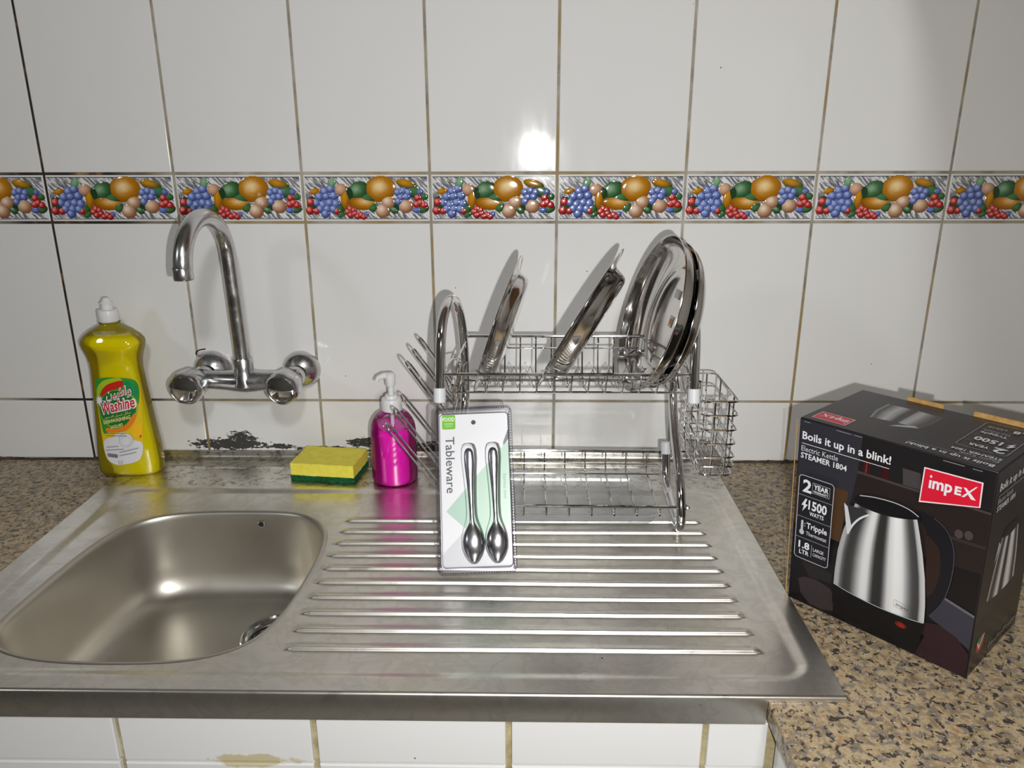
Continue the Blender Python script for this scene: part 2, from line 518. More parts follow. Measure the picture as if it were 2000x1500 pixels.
# fruit frieze artwork: raised glaze, one shared mesh
def fruit_mesh():
    b = MB()
    W2, H2 = tw/2 - 0.0022, row_h[2]/2 - 0.0040
    Y0 = -0.0002
    b.add([(-W2, Y0, -H2), (W2, Y0, -H2), (W2, Y0, H2), (-W2, Y0, H2)], [(0, 1, 2, 3)], 1)
    for z0, z1 in ((H2 - 0.0001, H2 + 0.0011), (-H2 - 0.0009, -H2 + 0.0001)):
        b.add([(-W2, Y0, z0), (W2, Y0, z0), (W2, Y0, z1), (-W2, Y0, z1)], [(0, 1, 2, 3)], 0, rgb(70, 72, 82))
    sx = tw / 905.0
    sz = row_h[2] / 345.0
    cnt = [0]
    def dome(cx, cy, rx, ry, c_mid, c_edge, rot=0.0, hx=-0.25, hy=0.3, hil=None, hgt=0.0011):
        X, Z = (cx - 1452) * sx, (250 - cy) * sz
        ax, az = rx * sx * 1.1, ry * sz * 1.1
        lay = Y0 - 0.00012 - cnt[0] * 0.000012
        cnt[0] += 1
        n = 16
        def tone(lx, lz):
            d = min(1.0, math.hypot(lx - hx, lz - hy) / 1.15)
            q = d ** 1.4
            base = [c_mid[i]*(1-q) + c_edge[i]*q for i in range(3)]
            if hil is not None:
                hh = max(0.0, 1 - d / 0.5)
                base = [base[i]*(1-hh) + hil[i]*hh for i in range(3)]
            return (*base, 1)
        v, c = [(X, lay - hgt, Z)], [tone(0, 0)]
        f = []
        R = (0.35, 0.65, 0.88, 1.0)
        ca, sa = math.cos(rot), math.sin(rot)
        for r in R:
            for k in range(n):
                a = 2*PI*k/n
                lx, lz = r*math.cos(a), r*math.sin(a)
                ex, ez = lx*ax, lz*az
                v.append((X + ex*ca - ez*sa, lay - hgt*math.sqrt(max(0, 1-r*r)), Z + ex*sa + ez*ca))
                c.append(tone(lx, lz))
        for k in range(n): f.append((0, 1 + (k+1) % n, 1 + k))
        for i in range(len(R) - 1):
            for k in range(n):
                l = (k + 1) % n
                f.append((1+i*n+k, 1+i*n+l, 1+(i+1)*n+l, 1+(i+1)*n+k))
        b.add(v, f, 0, c)
    GOLD, GOLDE, GOLDH = rgb(212, 146, 24), rgb(140, 84, 8), rgb(250, 232, 180)
    GRN, GRNE = rgb(76, 128, 78), rgb(34, 66, 38)
    PALE = rgb(150, 180, 150)
    BLU, BLUE = rgb(120, 140, 205), rgb(52, 66, 128)
    REDC, REDE, REDH = rgb(208, 52, 48), rgb(120, 20, 26), rgb(245, 170, 160)
    TAN, TANE = rgb(226, 188, 158), rgb(134, 86, 50)
    dome(1330, 215, 50, 40, GRNE, GRNE, 0.5); dome(1460, 250, 60, 40, GRN, GRNE, 0.2); dome(1660, 300, 60, 44, GRNE, GRNE, 0.1); dome(1060, 300, 40, 60, rgb(60, 70, 60), GRNE, 0.4); dome(1250, 330, 44, 34, GRN, GRNE, 0.6)
    dome(1860, 330, 40, 30, GRN, GRNE, 0.3)
    dome(1400, 195, 72, 62, GRN, GRNE, 0.3, hil=PALE)
    dome(1205, 140, 26, 40, PALE, GRN, -0.5)
    dome(1080, 200, 38, 20, GOLD, GOLDE, 0.2)
    dome(1745, 148, 72, 30, GOLD, GRNE, -0.25)
    dome(1800, 205, 60, 40, GRN, GRNE, -0.4)
    dome(1870, 240, 26, 24, GRN, GRNE)
    dome(1270, 190, 46, 44, TAN, TANE)
    dome(1555, 182, 104, 88, GOLD, GOLDE, 0.15, -0.05, 0.2, GOLDH, 0.0016)
    dome(1295, 258, 28, 74, GOLD, GOLDE, -0.1)
    dome(1415, 290, 94, 46, GOLD, GOLDE, -0.05, 0.2, 0.3, rgb(236, 200, 150))
    for x, y in ((1150, 200), (1195, 182), (1110, 240), (1160, 236), (1215, 232), (1085, 285), (1132, 300), (1183, 285), (1226, 292), (1110, 330), (1160, 330), (1208, 332), (1145, 366)):
        dome(x, y, 31, 31, BLU, BLUE, hil=rgb(185, 196, 232))
    for x, y, r in ((1045, 280, 30), (1035, 342, 30), (1083, 345, 25), (1230, 346, 25)):
        dome(x, y, r, r, REDC, REDE, hil=REDH)
    dome(1265, 372, 30, 18, GRN, GRNE, 0.5)
    dome(1500, 322, 34, 28, GRN, GRNE, 0.3)
    dome(1645, 340, 32, 22, GRN, GRNE, -0.5, hil=PALE)
    for x, y in ((1330, 330), (1310, 352), (1352, 340), (1328, 376), (1362, 364), (1380, 386), (1408, 376), (1424, 388)):
        dome(x, y, 24, 22, REDC, REDE, hil=REDH)
    dome(1445, 368, 18, 18, BLU, BLUE)
    dome(1610, 282, 48, 46, TAN, TANE, hil=rgb(240, 225, 205))
    dome(1565, 345, 50, 50, TAN, TANE, hil=rgb(240, 225, 205))
    for x, y in ((1680, 208), (1720, 196), (1757, 208), (1700, 243), (1742, 240), (1682, 275)):
        dome(x, y, 27, 27, BLU, BLUE, hil=rgb(185, 196, 232))
    dome(1735, 310, 51, 48, TAN, TANE, hil=rgb(232, 205, 175))
    for x, y in ((1825, 248), (1866, 302), (1815, 296), (1842, 284)):
        dome(x, y, 27, 26, REDC, REDE, hil=REDH)
    dome(1840, 204, 22, 22, BLU, BLUE)
    dome(1812, 340, 30, 20, BLU, BLUE)
    return b.mesh('fruit_picture', [M_GLAZE, M_STREAK], angle=75, colors=True)
fmesh = fruit_mesh()
for i in range(-5, 9):
    x0, x1 = gx(i), min(gx(i + 1), XR)
    for k in range(len(row_h)):
        o = obj('border_tile' if k == 2 else 'wall_tile', tmesh[k], wall)
        o.location = ((x0 + x1)/2, 0.0, (ZR[k] + ZR[k+1])/2)
        o.scale.x = (x1 - x0) / PITCH
        t1, t2 = random.uniform(-.0022, .0022), random.uniform(-.0022, .0022)
        if (i, k) == (3, 3): t1 = t2 = 0.0
        if (i, k) == (4, 3): t1, t2 = 0.0, 0.006
        o.rotation_euler = (t1, 0, t2)
        if k == 2:
            q = bpy.data.objects.new('fruit_picture', fmesh)
            COL.objects.link(q)
            q.parent = o

# sealant along the foot of the tiles
def caulk(x0, x1, z, th, seed):
    rnd = random.Random(seed)
    b = MB()
    n = int((x1 - x0) / 0.004)
    rings = []
    for k in range(n + 1):
        x = x0 + (x1 - x0) * k / n
        up = th * (0.6 + 0.8 * rnd.random()) * (0.7 + 0.5 * math.sin(x * 31 + seed))
        rings.append([(x, 0.001, z - 0.003), (x, -0.0045, z - 0.003), (x, -0.0030, z + up * 0.5), (x, 0.001, z + up)])
    b.rings(rings, closed=True, cap_end=True, cap_start=True)
    o = b.build('sealant', M_CAULK, wall)
    return o
caulk(-1.0, 0.078, 0.0, 0.004, 1)
caulk(1.079, XR, 0.0, 0.004, 2)
caulk(0.375, 1.06, 0.0195, 0.0035, 3)

# ------------------------------------------------------------------ worktops and tiled base
b = MB(); b.box((-1.0, -0.60, -0.03), (0.10, 0.001, 0.0), bev=0.002)
tag(b.build('countertop', M_GRANITE), 'speckled brown granite worktop slab under the yellow soap bottle', 'countertop')
b = MB(); b.box((1.0005, -1.9, -0.024), (XR, 0.001, 0.0), bev=0.003)
tag(b.build('countertop', M_GRANITE), 'speckled brown granite worktop slab carrying the black kettle carton', 'countertop')

base = MB()
base.box((-1.0, -0.588, ZF), (1.03, -0.545, -0.03))
base.box((1.018, -1.88, ZF), (1.06, -0.57, -0.024))
bw = struct(base.build('wall_counter_front', M_TANGROUT, smooth=False), 'masonry front below the sink')
fx = [-0.476, -0.274, -0.072, 0.130, 0.332, 0.538, 0.740, 0.942, 1.0085]
fz = [-0.030, -0.0885, -0.39, -0.69, ZF]
cache = {}
def base_tile(x0, x1, z0, z1, face):
    wd, ht = round(x1 - x0 - 0.0062, 4), round(z1 - z0 - 0.003, 4)
    key = (wd, ht)
    if key not in cache: cache[key] = tile_mesh('wall_tile', wd, ht, M_TILE)
    o = obj('wall_tile', cache[key], bw)
    if face == 'front': o.location = ((x0+x1)/2, -0.594, (z0+z1)/2)
    else:
        o.location = (1.012, (x0+x1)/2, (z0+z1)/2)
        o.rotation_euler = (0, 0, -PI/2)
for a, c in zip(fx[:-1], fx[1:]):
    for z1, z0 in zip(fz[:-1], fz[1:]):
        base_tile(a, c, z0, z1, 'front')
for k in range(6):
    for z1, z0 in zip([-0.024] + fz[1:-1], fz[1:]):
        base_tile(-0.597 - 0.2*(k+1), -0.597 - 0.2*k, z0, z1, 'side')

# overhead cabinet on the right-hand wall, above the frame
cab = thing('wall_cabinet', 'brown laminate overhead cabinet mounted on the right-hand wall', 'cabinet', (1.5, -0.9, 0.88))
CX0 = 1.275
b = MB(); b.box((CX0 + 0.02, -1.8, 0.88), (XR, 0.0, 1.55), bev=0.002); b.build('body', M_WOOD, cab)
for k in range(4):
    b = MB(); b.box((CX0, -1.8 + 0.45*k + 0.003, 0.883), (CX0 + 0.02, -1.8 + 0.45*(k+1) - 0.003, 1.547), bev=0.002)
    d = b.build('door', M_WOOD, cab)
    b = MB(); yk = -1.8 + 0.45*k + (0.40 if k % 2 == 0 else 0.05)
    b.tube([(CX0, yk, 0.92), (CX0 - 0.02, yk, 0.93), (CX0 - 0.02, yk, 1.02), (CX0, yk, 1.03)], 0.004)
    b.build('handle', M_CHROME, d)

# ------------------------------------------------------------------ sink
SX0, SX1, SY0, SY1 = 0.080, 1.077, -0.600, -0.001
sink = thing('kitchen_sink', 'stainless steel sink with single bowl and ribbed draining board', 'sink', (0.58, -0.3, 0.0))
outline = [(.151,-.49),(.150,-.447),(.153,-.391),(.158,-.327),(.172,-.262),(.205,-.222),(.26,-.206),(.329,-.2025),(.40,-.204),(.442,-.222),(.469,-.262),(.477,-.316),(.477,-.374),(.472,-.443),(.460,-.492),(.438,-.524),(.40,-.543),(.348,-.550),(.26,-.5495),(.200,-.538),(.165,-.519)]
op = [Vector((p.x, p.y, 0)) for p in smooth_path([(x, y, 0) for x, y in outline], 6, True)]
for _ in range(6):
    op = [(op[i-1] + op[i]*2 + op[(i+1) % len(op)]) / 4 for i in range(len(op))]
on = []
for i in range(len(op)):
    tg = (op[(i+1) % len(op)] - op[i-1]).normalized()
    on.append(Vector((tg.y, -tg.x, 0)))
cen = sum(op, Vector()) / len(op)
if (cen - op[0]).dot(on[0]) < 0: on = [-q for q in on]

xs = np.concatenate([[SX0, SX0 + 0.001], np.arange(SX0 + 0.004, SX1 - 0.003, 0.0035), [SX1 - 0.001, SX1]])
crest = [-0.2305 - 0.0329*k for k in range(10)]
ys = np.concatenate([[SY0 + 0.004], np.arange(SY0 + 0.006, SY1 - 0.012, 0.0028), [SY1 - 0.0115]] + [np.arange(c - 0.0036, c + 0.0012, 0.0004) for c in crest])
ys = np.unique(np.round(ys, 5))
ys = ys[np.concatenate([[True], np.diff(ys) > 0.00018])]
GX, GY = np.meshgrid(xs, ys)
def sm(a): a = np.clip(a, 0, 1); return a*a*(3-2*a)
def sd_rrect(x, y, x0, y0, x1, y1, r):
    dx = np.abs(x - (x0+x1)/2) - (x1-x0)/2 + r
    dy = np.abs(y - (y0+y1)/2) - (y1-y0)/2 + r
    return np.hypot(np.maximum(dx, 0), np.maximum(dy, 0)) + np.minimum(np.maximum(dx, dy), 0) - r
Zs = np.full_like(GX, 0.0062)
d = sd_rrect(GX, GY, 0.112, -0.577, 1.058, -0.127, 0.035)
Zs -= 0.0034 * sm(-d / 0.014)
Zs += 0.0012 * np.exp(-((GY + 0.045) / 0.004)**2) * sm((GX - SX0 - 0.01)/0.02) * sm((SX1 - 0.02 - GX)/0.02)
for k in range(10):
    yc = -0.2305 - 0.0329 * k           # crest line of each rib
    x0 = 0.490 + 0.0
    x1 = 1.0145
    dy = GY - yc
    prof = np.where(dy >= 0, sm(1 - dy / 0.015), sm(1 + dy / 0.0030))
    ends = sm((GX - x0) / 0.012) * sm((x1 - GX) / 0.007)
    Zs += 0.0037 * prof * ends
Zs += 0.00025 * (np.sin(GX*17 + GY*9) + np.sin(GX*7 - GY*23 + 1.3)) * sm(-d / 0.02)
ox = np.array([p.x for p in op]); oy = np.array([p.y for p in op])
def inside(px, py, X, Y):
    c = np.zeros(px.shape, bool)
    j = len(X) - 1
    for i in range(len(X)):
        cond = ((Y[i] > py) != (Y[j] > py)) & (px < (X[j]-X[i])*(py-Y[i])/(Y[j]-Y[i]+1e-12) + X[i])
        c ^= cond
        j = i
    return c
ny, nx = GX.shape
cxm = (GX[:-1, :-1] + GX[1:, 1:]) / 2
cym = (GY[:-1, :-1] + GY[1:, 1:]) / 2
hole = inside(cxm, cym, np.array([p.x - q.x*0.0036 for p, q in zip(op, on)]), np.array([p.y - q.y*0.0036 for p, q in zip(op, on)]))
idx = np.arange(ny*nx).reshape(ny, nx)
F = np.stack([idx[:-1, :-1], idx[:-1, 1:], idx[1:, 1:], idx[1:, :-1]], -1)[~hole]
deck = MB()
deck.v = list(map(tuple, np.stack([GX, GY, Zs], -1).reshape(-1, 3)))
deck.c = [(1, 1, 1, 1)] * len(deck.v)
deck.f = list(map(tuple, F.tolist()))
deck.m = [0] * len(deck.f)
# upstand against the wall with a coved foot
r = [[(x, -0.0125, 0.0062), (x, -0.008, 0.0066), (x, -0.0055, 0.0085), (x, -0.0045, 0.012), (x, -0.0045, 0.0185), (x, -0.0038, 0.0195), (x, -0.001, 0.0195), (x, -0.001, 0.0)] for x in np.linspace(SX0, SX1, 24)]
deck.rings(r, closed=False)
# rolled side edges
for x, sg in ((SX0, -1), (SX1, 1)):
    r = [[(x, y, 0.0062), (x + sg*0.0012, y, 0.0055), (x + sg*0.0015, y, 0.0004)] for y in np.linspace(SY0 + 0.004, SY1, 30)]
    deck.rings(r if sg < 0 else [q[::-1] for q in r], closed=False)
deck.build('deck', M_SINK, sink, angle=60)
ap = MB()
r = [[(x, SY0 + 0.0042, 0.0062), (x, SY0 + 0.0022, 0.0060), (x, SY0 + 0.0008, 0.0050), (x, SY0 + 0.0, 0.0034), (x, SY0, -0.0270), (x, SY0 + 0.0010, -0.0282), (x, SY0 + 0.004, -0.0284)] for x in np.linspace(SX0, 0.9995, 30)]
ap.rings([q[::-1] for q in r], closed=False)
r = [[(x, SY0 + 0.0042, 0.0062), (x, SY0 + 0.0022, 0.0060), (x, SY0 + 0.0008, 0.0050), (x, SY0, 0.0034), (x, SY0, 0.0004)] for x in np.linspace(0.9995, SX1, 8)]
ap.rings([q[::-1] for q in r], closed=False)
ap.build('front_apron', M_SINK, sink, angle=60)

ZB = -0.128
bowl = MB()
prof = [(-0.0065, 0.0021), (-0.005, 0.0032), (-0.003, 0.0036), (-0.001, 0.0033), (0.0008, 0.0020), (0.0022, -0.001), (0.0030, -0.005), (0.0045, -0.03), (0.008, -0.075), (0.011, -0.093), (0.016, -0.107), (0.024, -0.118), (0.034, -0.1245), (0.046, -0.1275), (0.055, ZB)]
rg = []
for dd, z in prof:
    rg.append([op[i] + on[i]*dd + Vector((0, 0, z)) for i in range(len(op))])
dr = Vector((0.404, -0.316, ZB - 0.003))
last = rg[-1]
circ = []
for p in last:
    a = math.atan2(p.y - dr.y, p.x - dr.x)
    circ.append(dr + Vector((math.cos(a), math.sin(a), 0)) * 0.0465)
for tt in (0.33, 0.66, 1.0):
    rg.append([last[i].lerp(circ[i], tt) for i in range(len(last))])
bowl.rings(rg)
bowl.build('bowl', M_BOWL, sink, angle=70)
drn = MB()
drn.lathe([(0.0485, 0.0002), (0.047, 0.0014), (0.045, 0.0016), (0.043, -0.001), (0.041, -0.003), (0.0385, -0.004), (0.036, -0.008), (0.034, -0.02), (0.0, -0.022)], 40, Matrix.Translation(dr))
drain = drn.build('drain', M_CHROME, sink)
g = MB(); g.lathe([(0.0, 0.0), (0.032, 0.0)][::-1], 32, Matrix.Translation(dr + Vector((0, 0, -0.0195))))
g.build('drain_hole', M_BLACK, drain)
g = MB()
for a in (0.6, 0.6 + PI/2):
    e = Vector((math.cos(a), math.sin(a), 0))
    g.tube([dr + e*0.036 + Vector((0, 0, -0.012)), dr - e*0.036 + Vector((0, 0, -0.012))], 0.0035, 8)
g.build('drain_cross', M_CHROME, drain)
g = MB(); g.lathe([(0.0055, 0.0), (0.005, 0.0006), (0.0042, 0.0004)], 20, Matrix.Translation((0.3595, -0.2072, -0.015)) @ Matrix.Rotation(PI/2, 4, 'X'))
ov = g.build('overflow_hole', M_CHROME, sink)
g = MB(); g.lathe([(0.0046, 0.0003), (0.0, 0.0003)], 20, Matrix.Translation((0.3595, -0.2072, -0.015)) @ Matrix.Rotation(PI/2, 4, 'X'))
g.build('dark_opening', M_BLACK, ov)

# ------------------------------------------------------------------ wall tap
tap = thing('kitchen_tap', 'chrome wall-mounted mixer tap with swan-neck spout and two faceted handles', 'tap', (0.303, 0.0, 0.166))
TZ = 0.167
def along_y(x, z, y=0.0):      # local +Z of a lathe points towards -Y (out of the wall)
    return Matrix.Translation((x, y, z)) @ Matrix.Rotation(PI/2, 4, 'X')
TXL, TXR = 0.2285, 0.379
for x in (TXL, TXR):
    g = MB(); g.lathe([(0.0325, -0.001), (0.0325, 0.003), (0.0315, 0.007), (0.0285, 0.013), (0.0235, 0.0185), (0.0165, 0.0225), (0.0135, 0.0245)], 36, along_y(x, TZ))
    fl = g.build('wall_flange', M_TAP, tap)
    g = MB(); g.lathe([(0.0115, 0.018), (0.0115, 0.034), (0.0125, 0.034), (0.0165, 0.036), (0.0175, 0.040), (0.0175, 0.050), (0.016, 0.054)], 8 if False else 24, along_y(x, TZ))
    g.build('union_nut', M_TAP, tap)
g = MB()
pts = smooth_path([(TXL - 0.012, -0.062, TZ), (TXL + 0.02, -0.062, TZ), (0.272, -0.062, TZ - 0.001), (0.304, -0.062, TZ - 0.002), (0.338, -0.062, TZ - 0.001), (TXR - 0.02, -0.062, TZ), (TXR + 0.012, -0.062, TZ)], 5)
rad = [0.0150 + 0.0035*math.exp(-((p.x - 0.304)/0.03)**2) for p in pts]
g.tube(pts, rad, 20)
g.lathe([(0.021, -0.004), (0.0185, 0.010), (0.0165, 0.018), (0.0155, 0.0225), (0.0155, 0.040), (0.0145, 0.0415), (0.011, 0.0415)], 28, Matrix.Translation((0.304, -0.062, TZ - 0.004)))
g.build('mixer_body', M_TAP, tap)
g = MB()
sp = [Vector((0.304, -0.062, 0.20)), Vector((0.303, -0.0625, 0.25)), Vector((0.302, -0.063, 0.30)), Vector((0.301, -0.064, 0.350))]
CY, CZ, RR = -0.1345, 0.3705, 0.0700
for k in range(0, 25):
    a = PI * k / 24
    sp.append(Vector((0.3005 - 0.010*k/24, CY + RR*math.cos(a), CZ + RR*math.sin(a)*0.87)))
sp.append(Vector((0.290, CY - RR, 0.3690)))
g.tube(sp, [0.0122]*4 + [0.0122 + 0.0008*k/24 for k in range(25)] + [0.0130], 24)
spout = g.build('spout', M_TAP, tap)
g = MB(); g.lathe([(0.0116, 0.0), (0.0132, 0.0), (0.0135, 0.001), (0.0135, 0.0145), (0.0130, 0.0155)], 28, Matrix.Translation((0.290, CY - RR, 0.3555)))
g.build('spout_collar', M_TAP, spout)
g = MB(); g.lathe([(0.0, 0.0015), (0.0118, 0.0015), (0.0126, -0.0010), (0.0128, 0.0012)], 28, Matrix.Translation((0.290, CY - RR, 0.3555)))
g.build('aerator', simple('dark_scale', rgb(52, 42, 34), 0.6), spout)
def handle(x, turn, first):
    h = MB()
    n = 64
    rings = []
    for y, r0, lob in ((0.058, 0.012, 0), (0.064, 0.0175, 0.1), (0.068, 0.0215, 0.6), (0.074, 0.0245, 1.0), (0.096, 0.0262, 1.0), (0.106, 0.0258, 0.9), (0.111, 0.0235, 0.4), (0.1125, 0.0218, 0.0), (0.1105, 0.0208, 0.0)):
        ring = []
        for k in range(n):
            a = 2*PI*k/n
            rr_ = r0 * (1 + lob * 0.085 * (abs(math.cos(3*(a + turn)))**0.7 - 0.55))
            ring.append(Vector((x + rr_*math.cos(a), -y, TZ - 0.001 + rr_*math.sin(a))))
        rings.append(ring)
    h.rings([q[::-1] for q in rings], cap_end=True)
    ho = h.build('handle', M_TAP, tap, angle=35)
    c = MB(); c.lathe([(0.0208, 0.1102), (0.0200, 0.1108)], 40, along_y(x, TZ - 0.001)); c.build('seam', M_BLACK, ho)
    c = MB(); c.lathe([(0.0196, 0.1100), (0.0192, 0.1124), (0.0165, 0.1134), (0.0, 0.1140)], 40, along_y(x, TZ - 0.001)); c.build('handle_cap', M_CHROME, ho)
    return ho
handle(TXL - 0.003, 0.2, True)
ho = handle(TXR - 0.002, 0.55, False)
g = MB(); g.lathe([(0.0, 0.0012), (0.003, 0.001), (0.0042, 0.0)], 16, Matrix.Translation((TXR + 0.0208, -0.099, TZ - 0.0125)) @ Matrix.Rotation(math.radians(118), 4, 'Y'))
g.build('hot_marker', M_RED, ho)
g = MB()
g.tube(smooth_path([(0.203, -0.001, 0.192), (0.2045, -0.005, 0.1965), (0.209, -0.009, 0.2005), (0.216, -0.011, 0.2035), (0.224, -0.012, 0.205)], 5), 0.0011, 6)
tag(g.build('black_strand', M_HAIR), 'thin black strand stuck in the grout above the tap flange', 'strand')

# ------------------------------------------------------------------ flat artwork tools
_txt = {}
def text2d(s, off=0.0, res=2):
    """triangles of a line of type, scaled to the unit box"""
    key = (s, off)
    if key in _txt: return _txt[key]
    cu = bpy.data.curves.new('type', 'FONT')
    cu.body = s
    cu.offset = off
    cu.resolution_u = res
    cu.fill_mode = 'FRONT'
    o = bpy.data.objects.new('type', cu)
    COL.objects.link(o)
    dg = bpy.context.evaluated_depsgraph_get()
    me = o.evaluated_get(dg).to_mesh()
    me.calc_loop_triangles()
    V = [(q.co.x, q.co.y) for q in me.vertices]
    T = [tuple(t.vertices) for t in me.loop_triangles]
    o.evaluated_get(dg).to_mesh_clear()
    bpy.data.objects.remove(o)
    bpy.data.curves.remove(cu)
    if not V: V, T = [(0, 0), (1, 0), (1, 1)], []
    xs_ = [q[0] for q in V]; ys_ = [q[1] for q in V]
    x0, x1, y0, y1 = min(xs_), max(xs_), min(ys_), max(ys_)
    V = [((a - x0)/max(x1-x0, 1e-6), (c - y0)/max(y1-y0, 1e-6)) for a, c in V]
    _txt[key] = (V, T)
    return _txt[key]
class Art:
    """layered flat print: every shape lies a hair above the one before"""
    def __init__(s, mapper, maxlen=None, step=0.00006):
        s.map, s.L, s.step, s.lay = mapper, maxlen, step, 0
        s.b = MB()
    def tris(s, V, T, col, lay=None):
        if lay is None:
            s.lay += 1
            lay = s.lay
        cols = col if isinstance(col[0], (tuple, list)) else None
        V = [tuple(q[:2]) for q in V]
        C = list(cols) if cols else [col]*len(V)
        T = list(T)
        if s.L:
            out, cache_ = [], {}
            def mid(i, j):
                k = (min(i, j), max(i, j))
                if k not in cache_:
                    V.append(((V[i][0]+V[j][0])/2, (V[i][1]+V[j][1])/2))
                    C.append(tuple((C[i][q]+C[j][q])/2 for q in range(4)))
                    cache_[k] = len(V) - 1
                return cache_[k]
            stack = T
            while stack:
                a, bb, c = stack.pop()
                ee = sorted(((math.dist(V[p], V[q]), p, q, r_) for p, q, r_ in ((a, bb, c), (bb, c, a), (c, a, bb))), reverse=True)[0]
                if ee[0] > s.L:
                    m_ = mid(ee[1], ee[2])
                    stack.append((ee[1], m_, ee[3])); stack.append((m_, ee[2], ee[3]))
                else: out.append((a, bb, c))
            T = out
        s.b.add([s.map(u, v, lay*s.step) for u, v in V], T, 0, C)
    def poly(s, pts, col):
        T = tessellate_polygon([[Vector((x, y, 0)) for x, y in pts]])
        s.tris(pts, T, col)
    def rect(s, x0, y0, x1, y1, col): s.poly([(x0, y0), (x1, y0), (x1, y1), (x0, y1)], col)
    def frame(s, pts, wd, col):
        n = len(pts)
        cx, cy = sum(p[0] for p in pts)/n, sum(p[1] for p in pts)/n
        V, T = [], []
        for i in range(n):
            a, c = Vector(pts[i-1]), Vector(pts[(i+1) % n])
            t_ = (c - a).normalized(); nn = Vector((-t_.y, t_.x))
            p = Vector(pts[i])
            if nn.dot(Vector((cx, cy)) - p) < 0: nn = -nn
            V += [tuple(p), tuple(p + nn*wd)]
        for i in range(n):
            j = (i+1) % n
            T += [(2*i, 2*j, 2*j+1), (2*i, 2*j+1, 2*i+1)]
        s.tris(V, T, col)
    def line(s, a, c, wd, col):
        a, c = Vector(a), Vector(c)
        t_ = (c - a).normalized(); nn = Vector((-t_.y, t_.x)) * wd/2
        s.poly([tuple(a - nn), tuple(c - nn), tuple(c + nn), tuple(a + nn)], col)
    def text(s, txt, box, col, bold=0.012, frame=None, rot=0):
        V, T = text2d(txt, bold)
        if frame:
            O, A, Bv = frame
            P = [(O[0] + a*A[0] + c*Bv[0], O[1] + a*A[1] + c*Bv[1]) for a, c in V]
        else:
            x0, y0, x1, y1 = box
            if rot == 180: V = [(1-a, 1-c) for a, c in V]
            if rot == -90: V = [(c, 1-a) for a, c in V]
            P = [(x0 + a*(x1-x0), y0 + c*(y1-y0)) for a, c in V]
        s.tris(P, T, col)
    def gradgrid(s, left, right, ts, stops, tint=(1, 1, 1)):
        """brushed-metal picture: tone runs across, edges given by left(t)/right(t)"""
        n = 44
        V, C, T = [], [], []
        for t_ in ts:
            L_, R_ = left(t_), right(t_)
            for k in range(n):
                q = k/(n-1)
                V.append((L_[0] + (R_[0]-L_[0])*q, L_[1] + (R_[1]-L_[1])*q - getattr(s, 'sag', 0.0)*4*q*(1-q)))
                for (p0, c0), (p1, c1) in zip(stops[:-1], stops[1:]):
                    if p0 <= q <= p1:
                        g_ = c0 + (c1-c0)*(q-p0)/max(1e-6, p1-p0)
                        break
                g_ = lin(g_)
                C.append((g_*tint[0], g_*tint[1], g_*tint[2], 1))
        for i in range(len(ts)-1):
            for k in range(n-1):
                a = i*n+k
                T += [(a, a+1, a+n+1), (a, a+n+1, a+n)]
        s.tris(V, T, C)
    def build(s, name, mat, parent): return s.b.build(name, mat, parent, smooth=False, colors=True)
def interp(pts):
    def f(t):
        for (t0, *a), (t1, *c) in zip(pts[:-1], pts[1:]):
            if t0 <= t <= t1:
                q = (t - t0)/max(1e-9, t1-t0)
                return [a[i] + (c[i]-a[i])*q for i in range(len(a))]
        return pts[-1][1:] if t > pts[-1][0] else pts[0][1:]
    return f

# ------------------------------------------------------------------ yellow washing-up liquid
BX, BY, BZ = 0.0955, -0.0565, 0.0
soap = thing('dish_soap_bottle', 'clear bottle of yellow washing-up liquid with white push cap and green label', 'bottle', (BX, BY, 0.0))
prof_b = [(0.0, .0430, .022), (.003, .0480, .0255), (.009, .0520, .0280), (.025, .0528, .0285), (.055, .0510, .0280), (.09, .0475, .0272), (.13, .0440, .0262), (.165, .0412, .0254), (.185, .0400, .0250), (.198, .0408, .0254), (.210, .0440, .0268), (.220, .0478, .0284), (.2275, .0492, .0290), (.233, .0483, .0284), (.240, .0430, .0256), (.248, .0335, .0214), (.2535, .0235, .0176), (.2575, .0160, .0146), (.2605, .0134, .0134), (.2645, .0132, .0132)]
pf = interp([(z, a, c) for z, a, c in prof_b])
NSE = 2.6
def section(z, a, c, n=56, sc=1.0):
    k_ = max(0.0, min(1.0, (z - 0.240)/0.02))
    e = NSE + (2.0 - NSE)*k_
    ring = []
    for i in range(n):
        t_ = 2*PI*i/n
        co, si = math.cos(t_), math.sin(t_)
        ring.append(Vector((BX + sc*a*math.copysign(abs(co)**(2/e), co), BY + sc*c*math.copysign(abs(si)**(2/e), si), BZ + 0.0005 + z)))
    return ring
fine = []
for (z0, a0, c0), (z1, a1, c1) in zip(prof_b[:-1], prof_b[1:]):
    fine.append((z0, a0, c0))
zz = sorted(set([z for z, *_ in prof_b] + list(np.arange(0.0, 0.26, 0.006))))
g = MB(); g.rings([section(z, *pf(z)) for z in zz], cap_start=True); g.build('bottle_body', M_BOTTLE, soap, angle=70)
g = MB()
zl = [z for z in zz if 0.002 < z < 0.243]
g.rings([section(z, pf(z)[0]-0.0012, pf(z)[1]-0.0012) for z in zl], cap_start=True, cap_end=True); g.build('soap_liquid', M_YELLOW, soap, angle=70)
T0 = Matrix.Translation((BX, BY, BZ + 0.262))
g = MB(); g.lathe([(0.0130, -0.002), (0.0156, -0.002), (0.0160, -0.001), (0.0160, 0.0005), (0.0150, 0.001)], 32, T0); g.build('neck_ring', M_BOTTLE, soap)
